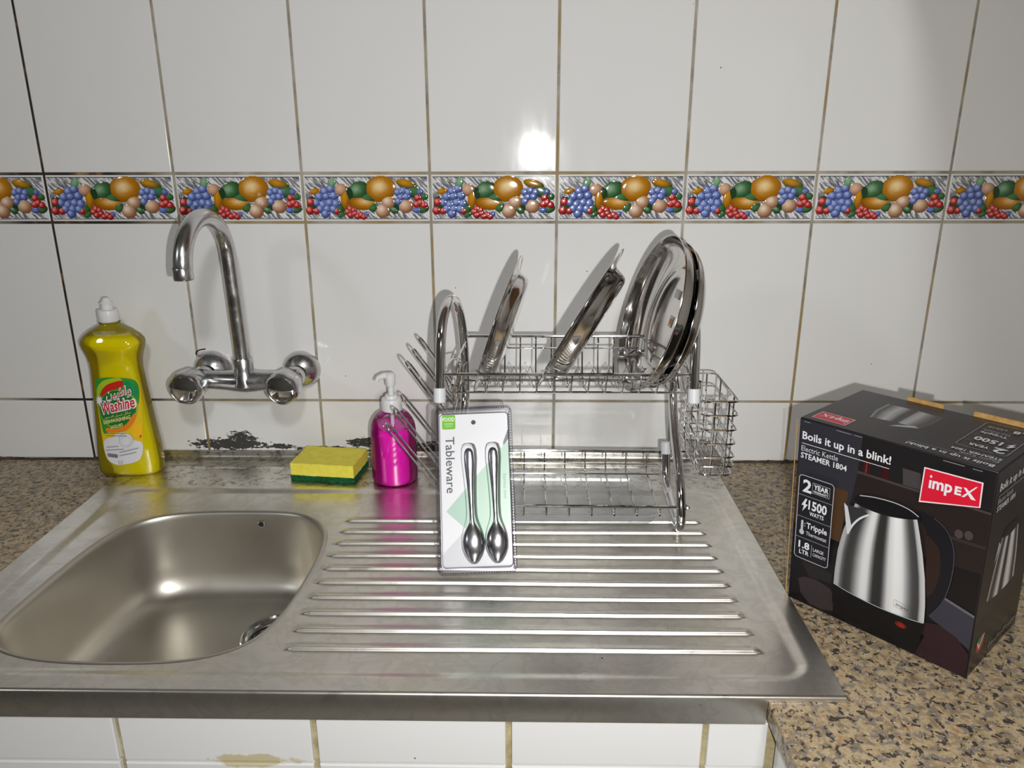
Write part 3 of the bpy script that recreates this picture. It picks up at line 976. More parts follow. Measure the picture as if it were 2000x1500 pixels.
g = MB(); g.lathe([(0.0148, 0.001), (0.0153, 0.002), (0.0153, 0.0175), (0.0146, 0.0192), (0.0090, 0.0202)], 36, T0); cp = g.build('cap', M_WHITEPL, soap)
g = MB(); g.lathe([(0.0086, 0.020), (0.0086, 0.0285), (0.0098, 0.0290), (0.0098, 0.0305), (0.0076, 0.0322), (0.0058, 0.0355), (0.0042, 0.0380), (0.0, 0.0390)], 28, T0); g.build('nozzle', M_WHITEPL, cp)
def lab(x, y): return ((x*.0001276 - .0444 - y*.0000179)*0.84 - 0.0010, .1906 - y*.00013)
def bottle_map(u, v, off):
    a, c = pf(v)
    q = min(0.985, abs(u)/a)
    d_ = c*(1 - q**NSE)**(1/NSE)
    return (BX + u*(1 + off/a), BY - d_ - 0.0003 - off, BZ + 0.0005 + v)
art = Art(bottle_map, 0.003, 0.00010)
LP = lambda pts: [lab(x, y) for x, y in pts]
def sp2(pts, n=4): return [(p.x, p.y) for p in smooth_path([(x, y, 0) for x, y in pts], n, True)]
art.poly(LP(sp2([(150,150),(300,108),(520,112),(690,145),(755,240),(790,480),(815,800),(825,1060),(770,1200),(600,1250),(430,1258),(300,1200),(235,1080),(200,860),(150,480),(132,260)])), rgb(232, 196, 28))
art.poly(LP(sp2([(150,150),(300,112),(520,116),(685,150),(748,250),(762,420),(730,560),(640,700),(500,780),(360,800),(250,850),(205,720),(160,480),(136,270)])), rgb(48, 150, 52))
art.poly(LP(sp2([(160,260),(260,160),(420,120),(520,122),(540,160),(380,190),(260,250),(190,360),(165,380)])), rgb(170, 196, 40))
art.poly(LP(sp2([(560,200),(640,165),(725,260),(735,360),(690,370),(600,270)])), rgb(20, 140, 78))
art.poly(LP(ellipse(470, 520, 285, 250, 32)), rgb(150, 190, 46))
art.poly(LP(ellipse(462, 515, 268, 240, 32)), rgb(34, 118, 52))
art.poly(LP(sp2([(215,385),(235,300),(310,215),(420,172),(550,155),(548,235),(430,262),(320,300)])), rgb(204, 40, 34))
art.poly(LP(sp2([(300,765),(480,772),(610,700),(700,585),(738,600),(690,710),(590,800),(450,822),(300,815)])), rgb(236, 132, 34))
art.poly(LP(ellipse(745, 800, 66, 90, 20)), rgb(252, 190, 24))
art.poly(LP(ellipse(790, 885, 14, 22, 10)), rgb(210, 90, 30))
art.poly(LP(sp2([(245,960),(300,905),(400,885),(440,838),(560,822),(660,862),(700,925),(800,960),(822,1060),(775,1195),(600,1246),(430,1255),(305,1198),(255,1090)])), rgb(222, 222, 226))
art.frame(LP(ellipse(585, 925, 105, 92, 28)), 0.0005, rgb(120, 124, 128))
art.frame(LP(ellipse(585, 935, 75, 62, 28)), 0.0004, rgb(165, 168, 172))
star = []
for k in range(24):
    a = 2*PI*k/24
    rr_ = 72 if k % 2 == 0 else 32
    star.append((205 + rr_*math.cos(a), 410 + rr_*1.15*math.sin(a)))
art.poly(LP(star), rgb(235, 238, 240))
def pframe(O, A, Bv):
    o_ = lab(*O); a_ = lab(O[0]+A[0], O[1]+A[1]); b_ = lab(O[0]+Bv[0], O[1]+Bv[1])
    return (o_, (a_[0]-o_[0], a_[1]-o_[1]), (b_[0]-o_[0], b_[1]-o_[1]))
AR = '\uFEE6\uFEF4\uFEB7\uFE8D\uFEED'
art.text(AR, None, rgb(240, 240, 240), 0.045, pframe((318, 428), (352, -64), (-12, -165)))
art.text(AR, None, rgb(200, 30, 36), 0.0, pframe((332, 414), (325, -59), (-10, -142)))
art.text('Washine', None, rgb(242, 242, 242), 0.075, pframe((220, 606), (515, -96), (-16, -182)))
art.text('Washine', None, rgb(206, 28, 40), 0.018, pframe((236, 588), (478, -88), (-14, -152)))
art.text('\uFEE5\uFEEE\uFEA4\uFEBC\uFEDF\uFE8D \uFEDE\uFEF4\uFEB4\uFECF \uFEDE\uFE8B\uFE8E\uFEB3', None, rgb(238, 226, 130), 0.0, pframe((275, 655), (385, -74), (-4, -42)))
art.text('DISHWASHING', None, rgb(246, 236, 150), 0.02, pframe((270, 717), (388, -74), (-5, -50)))
art.text('LIQUID', None, rgb(246, 236, 150), 0.02, pframe((375, 778), (180, -38), (-3, -46)))
for y, x0, x1 in ((830, 285, 590), (862, 295, 600)):
    art.line(lab(x0, y), lab(x1, y + 4), 0.0011, rgb(110, 130, 150))
for k, (x0, y0, x1, y1) in enumerate(((300, 1020, 480, 1000), (290, 1060, 560, 1040), (490, 1085, 760, 1030), (490, 1130, 730, 1085))):
    art.line(lab(x0, y0), lab(x1, y1), 0.0012, rgb(140, 140, 146))
rnd = random.Random(4)
x = 312
while x < 470:
    wd = rnd.choice((4, 6, 9))
    art.poly(LP([(x, 1096 + (x-312)*0.06), (x+wd, 1096 + (x-312)*0.06), (x+wd, 1144 + (x-312)*0.06), (x, 1144 + (x-312)*0.06)]), rgb(40, 40, 46))
    x += wd + rnd.choice((4, 5, 7))
art.frame(LP([(484, 1195), (540, 1195), (540, 1232), (484, 1232)]), 0.0006, rgb(70, 70, 76))
art.build('label', M_LABEL, soap)

# ------------------------------------------------------------------ pink hand soap with pump
PX, PY, PZ = 0.5445, -0.0900, 0.0062
pump = thing('soap_dispenser', 'clear round pump bottle of bright pink hand soap', 'soap dispenser', (PX, PY, PZ))
T0 = Matrix.Translation((PX, PY, PZ))
pb = [(0.0, 0.002), (0.030, 0.0), (0.0345, 0.001), (0.0365, 0.004), (0.0368, 0.010), (0.0366, 0.082), (0.0362, 0.090), (0.0345, 0.099), (0.0310, 0.107), (0.0255, 0.114), (0.0195, 0.118), (0.0150, 0.120), (0.0138, 0.122), (0.0138, 0.128)]
g = MB(); g.lathe(pb, 48, T0); g.build('bottle_body', M_BOTTLE, pump, angle=60)
g = MB(); g.lathe([(0.0, 0.003), (0.029, 0.0015), (0.0335, 0.0028), (0.0353, 0.006), (0.0356, 0.012), (0.0354, 0.082), (0.0350, 0.090), (0.0340, 0.0965), (0.0, 0.0965)], 48, T0); g.build('soap_liquid', M_PINK, pump, angle=50)
g = MB(); g.lathe([(0.0142, 0.121), (0.0160, 0.121), (0.0163, 0.123), (0.0160, 0.138), (0.0150, 0.1400), (0.0105, 0.1410), (0.0100, 0.1450), (0.0090, 0.1462), (0.0050, 0.1465)], 40, T0); g.build('collar', M_WHITEPL, pump)
g = MB(); g.lathe([(0.0046, 0.142), (0.0046, 0.163)], 20, T0); g.build('stem', M_WHITEPL, pump)
g = MB()
g.lathe([(0.0060, 0.160), (0.0072, 0.162), (0.0076, 0.170), (0.0082, 0.176), (0.0080, 0.1795), (0.0060, 0.1815), (0.0, 0.1822)], 28, T0)
g.tube([(PX, PY, PZ+0.1765), (PX-0.010, PY-0.001, PZ+0.1775), (PX-0.0185, PY-0.002, PZ+0.1745), (PX-0.0222, PY-0.0025, PZ+0.1685)], [0.0058, 0.0050, 0.0040, 0.0032], 14)
g.build('pump_head', M_WHITEPL, pump)
g = MB(); g.tube([(PX, PY, PZ+0.120), (PX, PY, PZ+0.05), (PX+0.004, PY, PZ+0.004)], 0.0032, 10); g.build('dip_tube', M_CAPPL, pump)

# ------------------------------------------------------------------ sponge
spg = thing('sponge', 'yellow foam kitchen sponge with dark green scouring layer', 'sponge', (0.4315, -0.0645, 0.0062))
spg.rotation_euler = (0, 0, math.radians(-6.5))
def slab(lo, hi, n, amp, bev, seed):
    bm = bmesh.new()
    bmesh.ops.create_cube(bm, size=1.0)
    for q in bm.verts: q.co = Vector([(lo[i]+hi[i])/2 + q.co[i]*(hi[i]-lo[i]) for i in range(3)])
    bmesh.ops.subdivide_edges(bm, edges=bm.edges[:], cuts=n, use_grid_fill=True)
    rnd_ = random.Random(seed)
    for q in bm.verts:
        q.co += Vector((rnd_.uniform(-amp, amp), rnd_.uniform(-amp, amp), rnd_.uniform(-amp, amp)*0.5))
    s_ = MB(); s_.bm(bm); return s_
o = slab((-0.053, -0.037, 0.0088), (0.053, 0.037, 0.0300), 14, 0.0004, 0, 1).mesh('foam', M_FOAM, angle=70)
q = bpy.data.objects.new('foam', o); COL.objects.link(q); q.parent = spg
o = slab((-0.0535, -0.0375, 0.0), (0.0535, 0.0375, 0.0090), 18, 0.0007, 0, 2).mesh('scourer', M_SCOUR, angle=70)
q = bpy.data.objects.new('scourer', o); COL.objects.link(q); q.parent = spg

# ------------------------------------------------------------------ dish rack
rack = thing('dish_rack', 'two-tier chrome wire dish rack standing on the draining board', 'dish rack', (0.81, -0.215, 0.006))
side = [(-.297, .222), (-.291, .250), (-.284, .290), (-.270, .316), (-.247, .3305), (-.222, .3315), (-.199, .320), (-.178, .294), (-.166, .258), (-.160, .215), (-.162, .180), (-.176, .152), (-.197, .126), (-.228, .099), (-.254, .074), (-.270, .046), (-.2735, .028), (-.266, .0155), (-.252, .0130), (-.232, .0135), (-.205, .0165), (-.176, .0225), (-.157, .034), (-.146, .054), (-.137, .082)]
def side_x(left, y, z):
    if not left: return 0.9735
    return 0.6455 + max(0.0, min(1.0, (y + 0.297)/0.14)) * 0.0235
for left in (True, False):
    pts = smooth_path([(side_x(left, y, z), y, z) for y, z in side], 5)
    g = MB(); g.tube(pts, 0.0066, 14); fr = g.build('side_frame', M_CHROME, rack)
    for (y, z), dirv in (((-.2975, .2205), Vector((0, -.2, -1))), ((-.1365, .083), Vector((0, .3, 1)))):
        p0 = Vector((side_x(left, y, z), y, z)); dirv.normalize()
        g = MB(); g.tube([p0 - dirv*0.010, p0 - dirv*0.0095, p0 + dirv*0.008, p0 + dirv*0.0095], [0.0070, 0.0080, 0.0080, 0.0065], 16)
        g.build('end_cap', M_CAPPL, fr)
WR, RR2 = 0.0012, 0.0023
def wire(name, pts, r, parent=rack, seg=8, closed=False):
    g_ = MB(); g_.tube(pts, r, seg, closed); return g_.build(name, M_CHROME, parent)
wire('upper_rail', [(0.647, -.2885, .2465), (0.9735, -.2885, .2465)], RR2)
wire('upper_rail', [(0.668, -.1575, .2645), (0.9735, -.1575, .2645)], RR2)
wire('floor_rail', [(0.655, -.262, .2135), (0.976, -.262, .2135)], 0.0018)
wire('floor_rail', [(0.668, -.185, .2060), (0.970, -.185, .2060)], 0.0018)
wire('back_wire', [(0.700, -.1610, .2480), (0.945, -.1610, .2480)], WR)
wire('divider_wire', [(0.700, -.235, .2235), (0.945, -.235, .2235)], WR)
xs_c = [0.704 + 0.0225*k for k in range(12)]
cw = None
for x in xs_c:
    if cw is None:
        g = MB()
        g.tube(smooth_path([(0, -.1640, .2560), (0, -.1560, .2625), (0, -.1565, .2500), (0, -.164, .222), (0, -.174, .2075), (0, -.190, .2045), (0, -.255, .2120), (0, -.276, .2210), (0, -.2860, .2350), (0, -.2885, .2465)], 4), WR, 6)
        cw = g.mesh('cross_wire', M_CHROME)
    o = obj('cross_wire', cw, rack); o.location.x = x
zz_ = []
for k in range(24):
    x = 0.690 + 0.0112*k
    zz_.append((x, -.246, .2150 if k % 2 else .2400))
wire('zigzag_divider', zz_, WR, seg=6)
zz_ = []
for k in range(24):
    x = 0.696 + 0.0112*k
    zz_.append((x, -.205, .2080 if k % 2 else .2330))
wire('zigzag_divider', zz_, WR, seg=6)
for left in (True, False):
    sgn = 0.004 if left else -0.004
    pts = [(side_x(left, y, z) + sgn, y, z) for y, z in ((-.157, .2645), (-.212, .2490), (-.236, .2290), (-.262, .2135), (-.2885, .2465), (-.250, .2560), (-.212, .2490), (-.193, .2300), (-.2200, .2060), (-.185, .2060), (-.170, .2300), (-.193, .2300))]
    wire('end_lattice', pts, WR, seg=6)
# lower tier
wire('lower_rail', [(0.645, -.2715, .0505), (0.9845, -.2715, .0495)], RR2)
wire('lower_rail', [(0.662, -.1380, .0790), (0.9735, -.1380, .0770)], 0.0030)
for z_, y_ in ((.0570, -.1385), (.0460, -.152)):
    wire('lower_floor_wire', [(0.665, y_, z_), (0.962, y_, z_ - .001)], WR)
g = MB(); g.lathe([(0.0, 0.0), (0.0040, 0.0), (0.0044, 0.002), (0.0030, 0.0042), (0.0, 0.005)], 16, Matrix.Translation((0.980, -.2715, .0495)) @ Matrix.Rotation(PI/2, 4, 'Y')); g.build('bolt', M_CHROME, rack)
lw = None
for k in range(9):
    x = 0.692 + 0.0315*k
    if lw is None:
        g = MB()
        g.tube(smooth_path([(0, -.1370, .0800), (0, -.1380, .0570), (0, -.150, .0455), (0, -.17, .0425), (0, -.262, .0355), (0, -.2705, .0390), (0, -.2715, .0505)], 4), WR, 6)
        lw = g.mesh('lower_cross_wire', M_CHROME)
    o = obj('lower_cross_wire', lw, rack); o.location.x = x
for left in (True, False):
    X_ = side_x(left, -.2, 0) + (0.006 if left else -0.006)
    wire('side_brace', [(X_, -.142, .055), (X_, -.176, .040), (X_, -.200, .036)], WR, seg=6)

# clear drip tray under the lower tier
tray = MB()
def trr(ins, z): return [Vector((x, y, z)) for x, y in rrect(0.690 + ins, -0.252 + ins, 0.949 - ins, -0.098 - ins, 0.022 - ins*0.4, 6)]
tray.rings([trr(-0.004, 0.0260), trr(-0.003, 0.0272), trr(0.0, 0.0266), trr(0.002, 0.0240), trr(0.0050, 0.0100), trr(0.0075, 0.0080), trr(0.010, 0.0074)], cap_end=True)
tray.rings([trr(0.045, 0.0076), trr(0.047, 0.0092), trr(0.049, 0.0092), trr(0.051, 0.0076)])
tag(tray.build('drip_tray', M_TRAY, angle=60), 'shallow clear plastic drip tray under the dish rack', 'tray')

# wire cup holders hooked on the left frame
def cup_holder(label, tip, foot, ys_, rail):
    h = thing('cup_holder', label, 'cup holder', (foot[0], -0.2, foot[1]))
    tx, tz = tip; fx_, fz_ = foot
    for y in ys_:
        hw = 0.0085
        d_ = Vector((fx_ - tx, 0, fz_ - tz)).normalized()
        t0 = Vector((tx, y, tz))
        pts = [Vector((fx_, y - hw, fz_)), t0 + d_*0.012 + Vector((0, -hw, 0)), t0 + d_*0.004 + Vector((0, -hw*0.75, 0)), t0, t0 + d_*0.004 + Vector((0, hw*0.75, 0)), t0 + d_*0.012 + Vector((0, hw, 0)), Vector((fx_, y + hw, fz_))]
        pts = [pts[0]] + smooth_path(pts[1:-1], 4) + [pts[-1]]
        rise = [Vector((fx_ + 0.006, y + hw, fz_ - 0.001)), Vector((fx_ + 0.0085, y + hw, fz_ + 0.006)), Vector((fx_ + 0.0085, y + hw, fz_ + rail))]
        rise0 = [Vector((fx_ + 0.0085, y - hw, fz_ + rail)), Vector((fx_ + 0.0085, y - hw, fz_ + 0.006)), Vector((fx_ + 0.006, y - hw, fz_ - 0.001))]
        wire('cup_prong', rise0 + pts + rise, 0.0013, h, 6)
    y0, y1 = min(ys_) - 0.02, max(ys_) + 0.02
    wire('holder_rail', [(fx_ + 0.0085, y0, fz_ + rail), (fx_ + 0.0085, y1, fz_ + rail)], 0.0018, h)
    wire('holder_rail', [(fx_ + 0.0085, y0, fz_ + 0.012), (fx_ + 0.0085, y1, fz_ + 0.012)], 0.0018, h)
    return h
cup_holder('chrome wire cup holder with three long prongs beside the upper rack tier', (0.5985, 0.2590), (0.6530, 0.1800), (-0.140, -0.205, -0.268), 0.052)
cup_holder('chrome wire cup holder with three long prongs behind the pink soap dispenser', (0.5690, 0.1720), (0.6490, 0.0620), (-0.145, -0.210, -0.272), 0.012)

# cutlery basket on the right frame
cut = thing('cutlery_basket', 'narrow chrome wire cutlery basket hanging off the right end of the rack', 'basket', (1.012, -0.225, 0.104))
CB = (0.9885, -0.290, 1.0355, -0.160)
ring_mesh = None
for z in (.2100, .1910, .1705, .1510, .1320, .1190):
    if ring_mesh is None:
        g = MB(); g.tube([(x, y, 0) for x, y in rrect(CB[0], CB[1], CB[2], CB[3], 0.009, 4)], 0.0014, 6, True); ring_mesh = g.mesh('basket_ring', M_CHROME)
    o = obj('basket_ring', ring_mesh, cut); o.location.z = z
wire('base_ring', [(x, y, .1060) for x, y in rrect(CB[0]+.002, CB[1]+.002, CB[2]-.002, CB[3]-.002, 0.009, 4)], 0.0018, cut, 8, True)
for x, y in ((CB[0], -.262), (CB[0], -.188), (CB[2], -.262), (CB[2], -.188), (1.004, CB[1]), (1.022, CB[1]), (1.004, CB[3]), (1.022, CB[3])):
    wire('upright', [(x, y, .2100), (x, y, .1300), (x + (1.012-x)*0.04, y - (y+.225)*0.02, .1060)], 0.0012, cut, 6)
wire('hook', smooth_path([(CB[0], -.262, .2100), (CB[0], -.262, .226), (0.984, -.268, .2335), (0.979, -.282, .2400), (0.981, -.296, .2400)], 4), 0.0014, cut, 6)
wire('hook', smooth_path([(CB[0], -.188, .2100), (CB[0], -.185, .222), (0.983, -.178, .228), (0.981, -.163, .232)], 4), 0.0014, cut, 6)
g = MB()
y = CB[1] + 0.003
while y < CB[3] - 0.002:
    g.tube([(CB[0]+.003, y, .1062), (CB[2]-.003, y + 0.004, .1062)], 0.0005, 4, caps=False); y += 0.0042
x = CB[0] + 0.004
while x < CB[2] - 0.002:
    g.tube([(x, CB[1]+.003, .1066), (x, CB[3]-.003, .1066)], 0.0005, 4, caps=False); x += 0.0042
mf = g.build('mesh_floor', M_CHROME, cut, angle=80)
mf['kind'] = 'stuff'

# ------------------------------------------------------------------ steel plates in the upper tier
def plate_obj(label, cen, dia, tilt, yaw, deep, wall_r, bowl=False):
    R = dia/2
    th = 0.0007
    rb = R*wall_r
    up = [(0.0, 0.0), (rb*0.80, 0.0), (rb*0.92, deep*0.03), (rb*0.985, deep*0.14), (rb*1.02, deep*0.40), (rb*1.05, deep*0.72), (rb*1.08, deep*0.84), (rb*1.13, deep*0.88), (R*0.965, deep*0.985), (R*0.985, deep*1.0), (R*0.997, deep*0.985), (R, deep*0.955)]
    if bowl: up = [(0.0, 0.0), (rb*0.80, 0.0), (rb*0.955, 0.0), (rb*0.985, deep*0.03), (rb*1.005, deep*0.075), (rb*1.04, deep*0.085), (R*0.77, deep*0.14), (R*0.84, deep*0.25), (R*0.90, deep*0.40), (R*0.945, deep*0.58), (R*0.97, deep*0.78), (R*0.98, deep*0.94), (R*0.988, deep*0.99), (R*0.997, deep*1.0), (R, deep*0.97)]
    dn = [(max(r - 0.0, 0.0), z - th) for r, z in reversed(up)]
    prof = [(r, z - deep) for r, z in up] + [(r, z - deep) for r, z in dn]
    g_ = MB()
    th_ = math.radians(tilt); ps = math.radians(yaw)
    ax = Vector((-math.cos(th_)*math.cos(ps), -math.cos(th_)*math.sin(ps), math.sin(th_)))
    M_ = Matrix.Translation(cen) @ ax.to_track_quat('Z', 'Y').to_matrix().to_4x4()
    g_.lathe(prof, 72, M_)
    return tag(g_.build('steel_plate', M_PLATE, angle=50), label, 'plate', 'steel plates drying in the rack'), M_
plate_obj('small stainless steel plate standing nearly upright in the rack beside the arched frame', (.719, -.222, .2985), .196, 18.5, -6.0, .021, .72)
plate_obj('stainless steel plate leaning steeply in the middle of the rack', (.8285, -.222, .3045), .2216, 29.5, -14.0, .026, .72)
p3, M3 = plate_obj('deep stainless steel plate showing its dark hollow and orange sticker', (.9210, -.225, .3135), .216, 16.5, 7.0, .031, .66, True)
plate_obj('pale mirror-like stainless steel plate nested behind the deep plate', (.9425, -.221, .3095), .200, 14.5, 8.5, .023, .66, True)
def sticker(x, y, sx_, sy_, col, nm):
    g_ = MB(); z = -0.031 + 0.0005
    g_.add([M3 @ Vector((x + px*sx_, y + py*sy_, z)) for px, py in ((-1, -1), (1, -1), (1, 1), (-1, 1))], [(0, 1, 2, 3)], 0, col)
    return g_.build(nm, M_LABEL, p3, smooth=False, colors=True)
inv3 = M3.inverted()
def on_plate(px, py):
    d_ = c_f + c_r*((px-1000)/1500) + c_u*((750-py)/1500)
    o_ = inv3 @ CAM_POS; e_ = inv3.to_3x3() @ d_
    t_ = (-0.0305 - o_.z)/e_.z
    return o_ + e_*t_
q = on_plate(1310, 628); sticker(q.x, q.y, 0.0075, 0.0075, rgb(206, 196, 180), 'price_sticker')
q2 = MB(); q2.add([M3 @ Vector((q.x + 0.0045*math.cos(a), q.y + 0.0045*math.sin(a), -0.0301)) for a in [2*PI*k/16 for k in range(16)]], [tuple(range(16))], 0, rgb(200, 96, 34)); q2.build('orange_dot', M_LABEL, p3, smooth=False, colors=True)
q = on_plate(1324, 575); sticker(q.x, q.y, 0.011, 0.006, rgb(188, 184, 178), 'barcode_sticker')

# ------------------------------------------------------------------ blister pack of two spoons
PK_O = Vector((0.6458, -0.3835, 0.0066))
PK_U = Vector((-0.0095, 0.0980, 0.1875)).normalized()
PK_E = Vector((1, 0.0, 0.03)); PK_E = (PK_E - PK_U*PK_E.dot(PK_U)).normalized()
PK_N = PK_E.cross(PK_U).normalized()
if PK_N.y > 0: PK_N = -PK_N
pack = thing('spoon_pack', 'blister pack with two steel spoons on a white and mint card', 'packet', PK_O + PK_E*0.051)
def pk(u, v, off=0.0): return PK_O + PK_E*u + PK_U*v + PK_N*(off + 0.0012)
mm = 0.001
card = Art(lambda u, v, o_: pk(u*mm, v*mm, o_), None, 0.00008)
g = MB()
out = rrect(6.2, 9.0, 97.3, 206.8, 5)
g.rings([[pk(x*mm, y*mm, -0.0008) for x, y in out], [pk(x*mm, y*mm, 0.0) for x, y in out]], cap_start=True, cap_end=True)
cardo = g.build('backing_card', simple('white_card', rgb(226, 226, 230), 0.35), pack)
card.poly([(6.4, 9.5), (6.4, 26), (56, 76), (97, 62), (97, 10)], rgb(208, 208, 214))
card.poly([(12.7, 80.6), (52.9, 124.8), (94.0, 167.5), (97.0, 167.5), (97.0, 63.5), (60, 43)], rgb(186, 214, 196))
card.poly([(12.7, 80.6), (38, 108), (58.5, 62), (44, 52)], rgb(176, 206, 190))
card.poly([(89.5, 163), (96.8, 172), (96.8, 186), (89.5, 168)], rgb(120, 124, 128))
card.poly(rrect(9.9, 187, 27.6, 206.0, 2.5), rgb(120, 190, 60))
card.text('FOOD', (10.8, 197.5, 26.6, 202.8), rgb(235, 245, 230), 0.02)
card.line((13, 194.2), (24.5, 194.2), 1.2, rgb(190, 225, 160))
card.line((14, 191.2), (23.5, 191.2), 0.8, rgb(190, 225, 160))
card.poly(ellipse(51.3, 195, 3.0, 3.0, 20), rgb(70, 58, 62))
card.text('Tableware', (14.0, 104, 25.6, 177), rgb(86, 90, 96), 0.006, rot=-90)
card.text('Stainless steel', (88.0, 95, 92.0, 126.6), rgb(140, 156, 150), 0.0, rot=-90)
card.build('card_print', M_LABEL, cardo)
def spoon(cx_t, cx_b):
    g_ = MB()
    st = [(161.5, 1.2, 3.0), (160.0, 3.8, 4.0), (156, 5.8, 4.6), (148, 6.5, 5.0), (138, 6.2, 5.0), (124, 5.0, 4.8), (108, 3.9, 4.6), (90, 3.1, 4.4), (74, 2.7, 4.2), (66, 3.4, 4.2), (62, 5.4, 4.8), (57, 8.6, 6.2), (50, 11.8, 8.2), (42, 13.2, 9.4), (34, 12.6, 9.0), (26, 9.8, 7.2), (20, 6.0, 5.2), (17, 3.2, 3.8), (15.9, 0.8, 3.0)]
    rings = []
    for v, hw, top in st:
        cx_ = cx_b + (cx_t - cx_b)*(v - 16)/146
        rings.append([pk((cx_ + hw*math.cos(a))*mm, v*mm, (2.0 + (top - 2.0)*max(0, math.sin(a))**0.8 - (0.8 if math.sin(a) < 0 else 0)*abs(math.sin(a)))*mm) for a in [2*PI*k/24 for k in range(24)]])
    g_.rings(rings, cap_start=True, cap_end=True)
    return g_.build('spoon', M_SPOON, pack, angle=70)
spoon(44.0, 46.9); spoon(75.4, 76.8)
def bubble(cx_t, cx_b):
    g_ = MB()
    prof_ = [(168.5, 4), (166.5, 8.0), (160, 10.2), (148, 10.6), (130, 9.2), (110, 8.0), (90, 7.2), (74, 7.4), (66, 9.2), (58, 12.2), (50, 14.4), (42, 15.2), (32, 14.6), (24, 11.6), (17, 7.2), (13.5, 3.0)]
    def loop(ins, h):
        L_, R_ = [], []
        for v, hw in prof_:
            cx_ = cx_b + (cx_t - cx_b)*(v - 16)/146
            vv = v - ins*((v - 90)/78.0)
            L_.append(pk((cx_ - hw + ins)*mm, vv*mm, h*mm)); R_.append(pk((cx_ + hw - ins)*mm, vv*mm, h*mm))
        return L_ + R_[::-1]
    g_.rings([loop(0.0, 0.6), loop(0.6, 3.0), loop(1.4, 8.5), loop(2.4, 10.4)], closed=True)
    return g_.build('blister', M_BLISTER, pack, angle=50)
bubble(44.0, 46.9); bubble(75.4, 76.8)
g = MB()
def fr_(x0, y0, x1, y1, r_, h): return [pk(x*mm, y*mm, h*mm) for x, y in rrect(x0, y0, x1, y1, r_, 6)]
g.rings([fr_(0, 0, 102, 216, 8, -0.6), fr_(0, 0, 102, 216, 8, 0.8), fr_(1.8, 1.8, 100.2, 214.2, 7.5, 2.2), fr_(4.0, 4.0, 98.0, 212, 6.5, 1.6), fr_(5.6, 8.0, 97.6, 208, 5.5, 2.8), fr_(7.4, 10.5, 96.2, 206, 4.5, 1.4)])
sl = g.build('crimped_edge', M_SEAL, pack, angle=70)
g = MB()
per = []
for a, c, n in (((2.6, 4), (2.6, 212), 60), ((99.2, 4), (99.2, 212), 60), ((5, 2.8), (97, 2.8), 28), ((5, 213.2), (97, 213.2), 28)):
    for k in range(n):
        t_ = (k + 0.5)/n
        x, y = a[0] + (c[0]-a[0])*t_, a[1] + (c[1]-a[1])*t_
        hx_, hy_ = (1.0, 0.9) if a[0] == c[0] else (0.9, 1.0)
        bs = [pk((x+i_*hx_)*mm, (y+j_*hy_)*mm, 1.6*mm) for i_, j_ in ((-1, -1), (1, -1), (1, 1), (-1, 1))]
        g.add(bs + [pk(x*mm, y*mm, 3.0*mm)], [(0, 1, 4), (1, 2, 4), (2, 3, 4), (3, 0, 4)])
g.build('crimp_teeth', M_SEAL, sl, smooth=False)
sl.children[0]['kind'] = 'stuff'

# ------------------------------------------------------------------ kettle carton
KO = Vector((1.0800, -0.4129, 0.0004))
KA = -0.8374
KE = Vector((math.cos(KA), math.sin(KA), 0))
KN = Vector((-math.sin(KA), math.cos(KA), 0))     # away from the camera
KW, KD, KH = 0.2015, 0.1494, 0.2359
KU = Vector((-0.01267, -0.00447, KH))
kbox = thing('kettle_box', 'black printed carton of a steel electric kettle on the granite', 'box', KO + KE*KW/2 + KN*KD/2)
def kp(u, n_, h_): return KO + KE*u + KN*n_ + KU*(h_/KH)
g = MB()
bm = bmesh.new()
vv = [bm.verts.new(kp(u, n_, h_)) for h_ in (0, KH) for u, n_ in ((0, 0), (KW, 0), (KW, KD), (0, KD))]
for f_ in ((3, 2, 1, 0), (4, 5, 6, 7), (0, 1, 5, 4), (1, 2, 6, 5), (2, 3, 7, 6), (3, 0, 4, 7)): bm.faces.new([vv[i] for i in f_])
bmesh.ops.bevel(bm, geom=bm.edges[:], offset=0.0012, segments=2, profile=0.5, affect='EDGES')
g.bm(bm); body = g.build('carton', M_CARD, kbox, angle=30)
for u0, u1, h_ in ((0.055, 0.096, 0.0052), (0.128, 0.2005, 0.0060)):
    g = MB()
    a_ = [kp(u, n_, z) for z in (KH - 0.004, KH + h_) for u, n_ in ((u0, KD - 0.0005), (u1, KD - 0.0005), (u1, KD + 0.0016), (u0, KD + 0.0016))]
    g.add(a_, [(3, 2, 1, 0), (4, 5, 6, 7), (0, 1, 5, 4), (1, 2, 6, 5), (2, 3, 7, 6), (3, 0, 4, 7)])
    g.build('raw_flap_edge', M_KRAFT, kbox, smooth=False)

WHT = rgb(214, 214, 218)
FN = -KN
front = Art(lambda u, v, o_: kp(u*mm, 0, v*mm) + FN*(o_ + 0.0003), None, 0.00005)
A = front
A.rect(0.6, 0.8, 201.0, 235.2, rgb(24, 21, 23))
A.poly([(1.5, 172), (1.5, 234.5), (72, 234.5), (70, 168), (62, 128), (1.5, 128)], rgb(46, 45, 52))
A.poly([(72, 234.5), (70, 192), (203-2, 194), (201, 234.5)], rgb(30, 27, 29))
A.poly([(70, 190), (62, 128), (140, 120), (201, 125), (201, 192)], rgb(38, 30, 29))
A.poly([(1.5, 165), (62, 165), (58, 100), (1.5, 104)], rgb(74, 52, 34))
A.poly([(1.5, 130), (1.5, 103), (58, 98), (57, 94), (1.5, 96)], rgb(18, 16, 18))
A.poly([(70, 193.5), (201, 193), (201, 190.5), (70, 190.5)], rgb(66, 56, 54))
A.poly([(155, 154), (201, 156), (201, 152.5), (155, 151)], rgb(50, 42, 42))
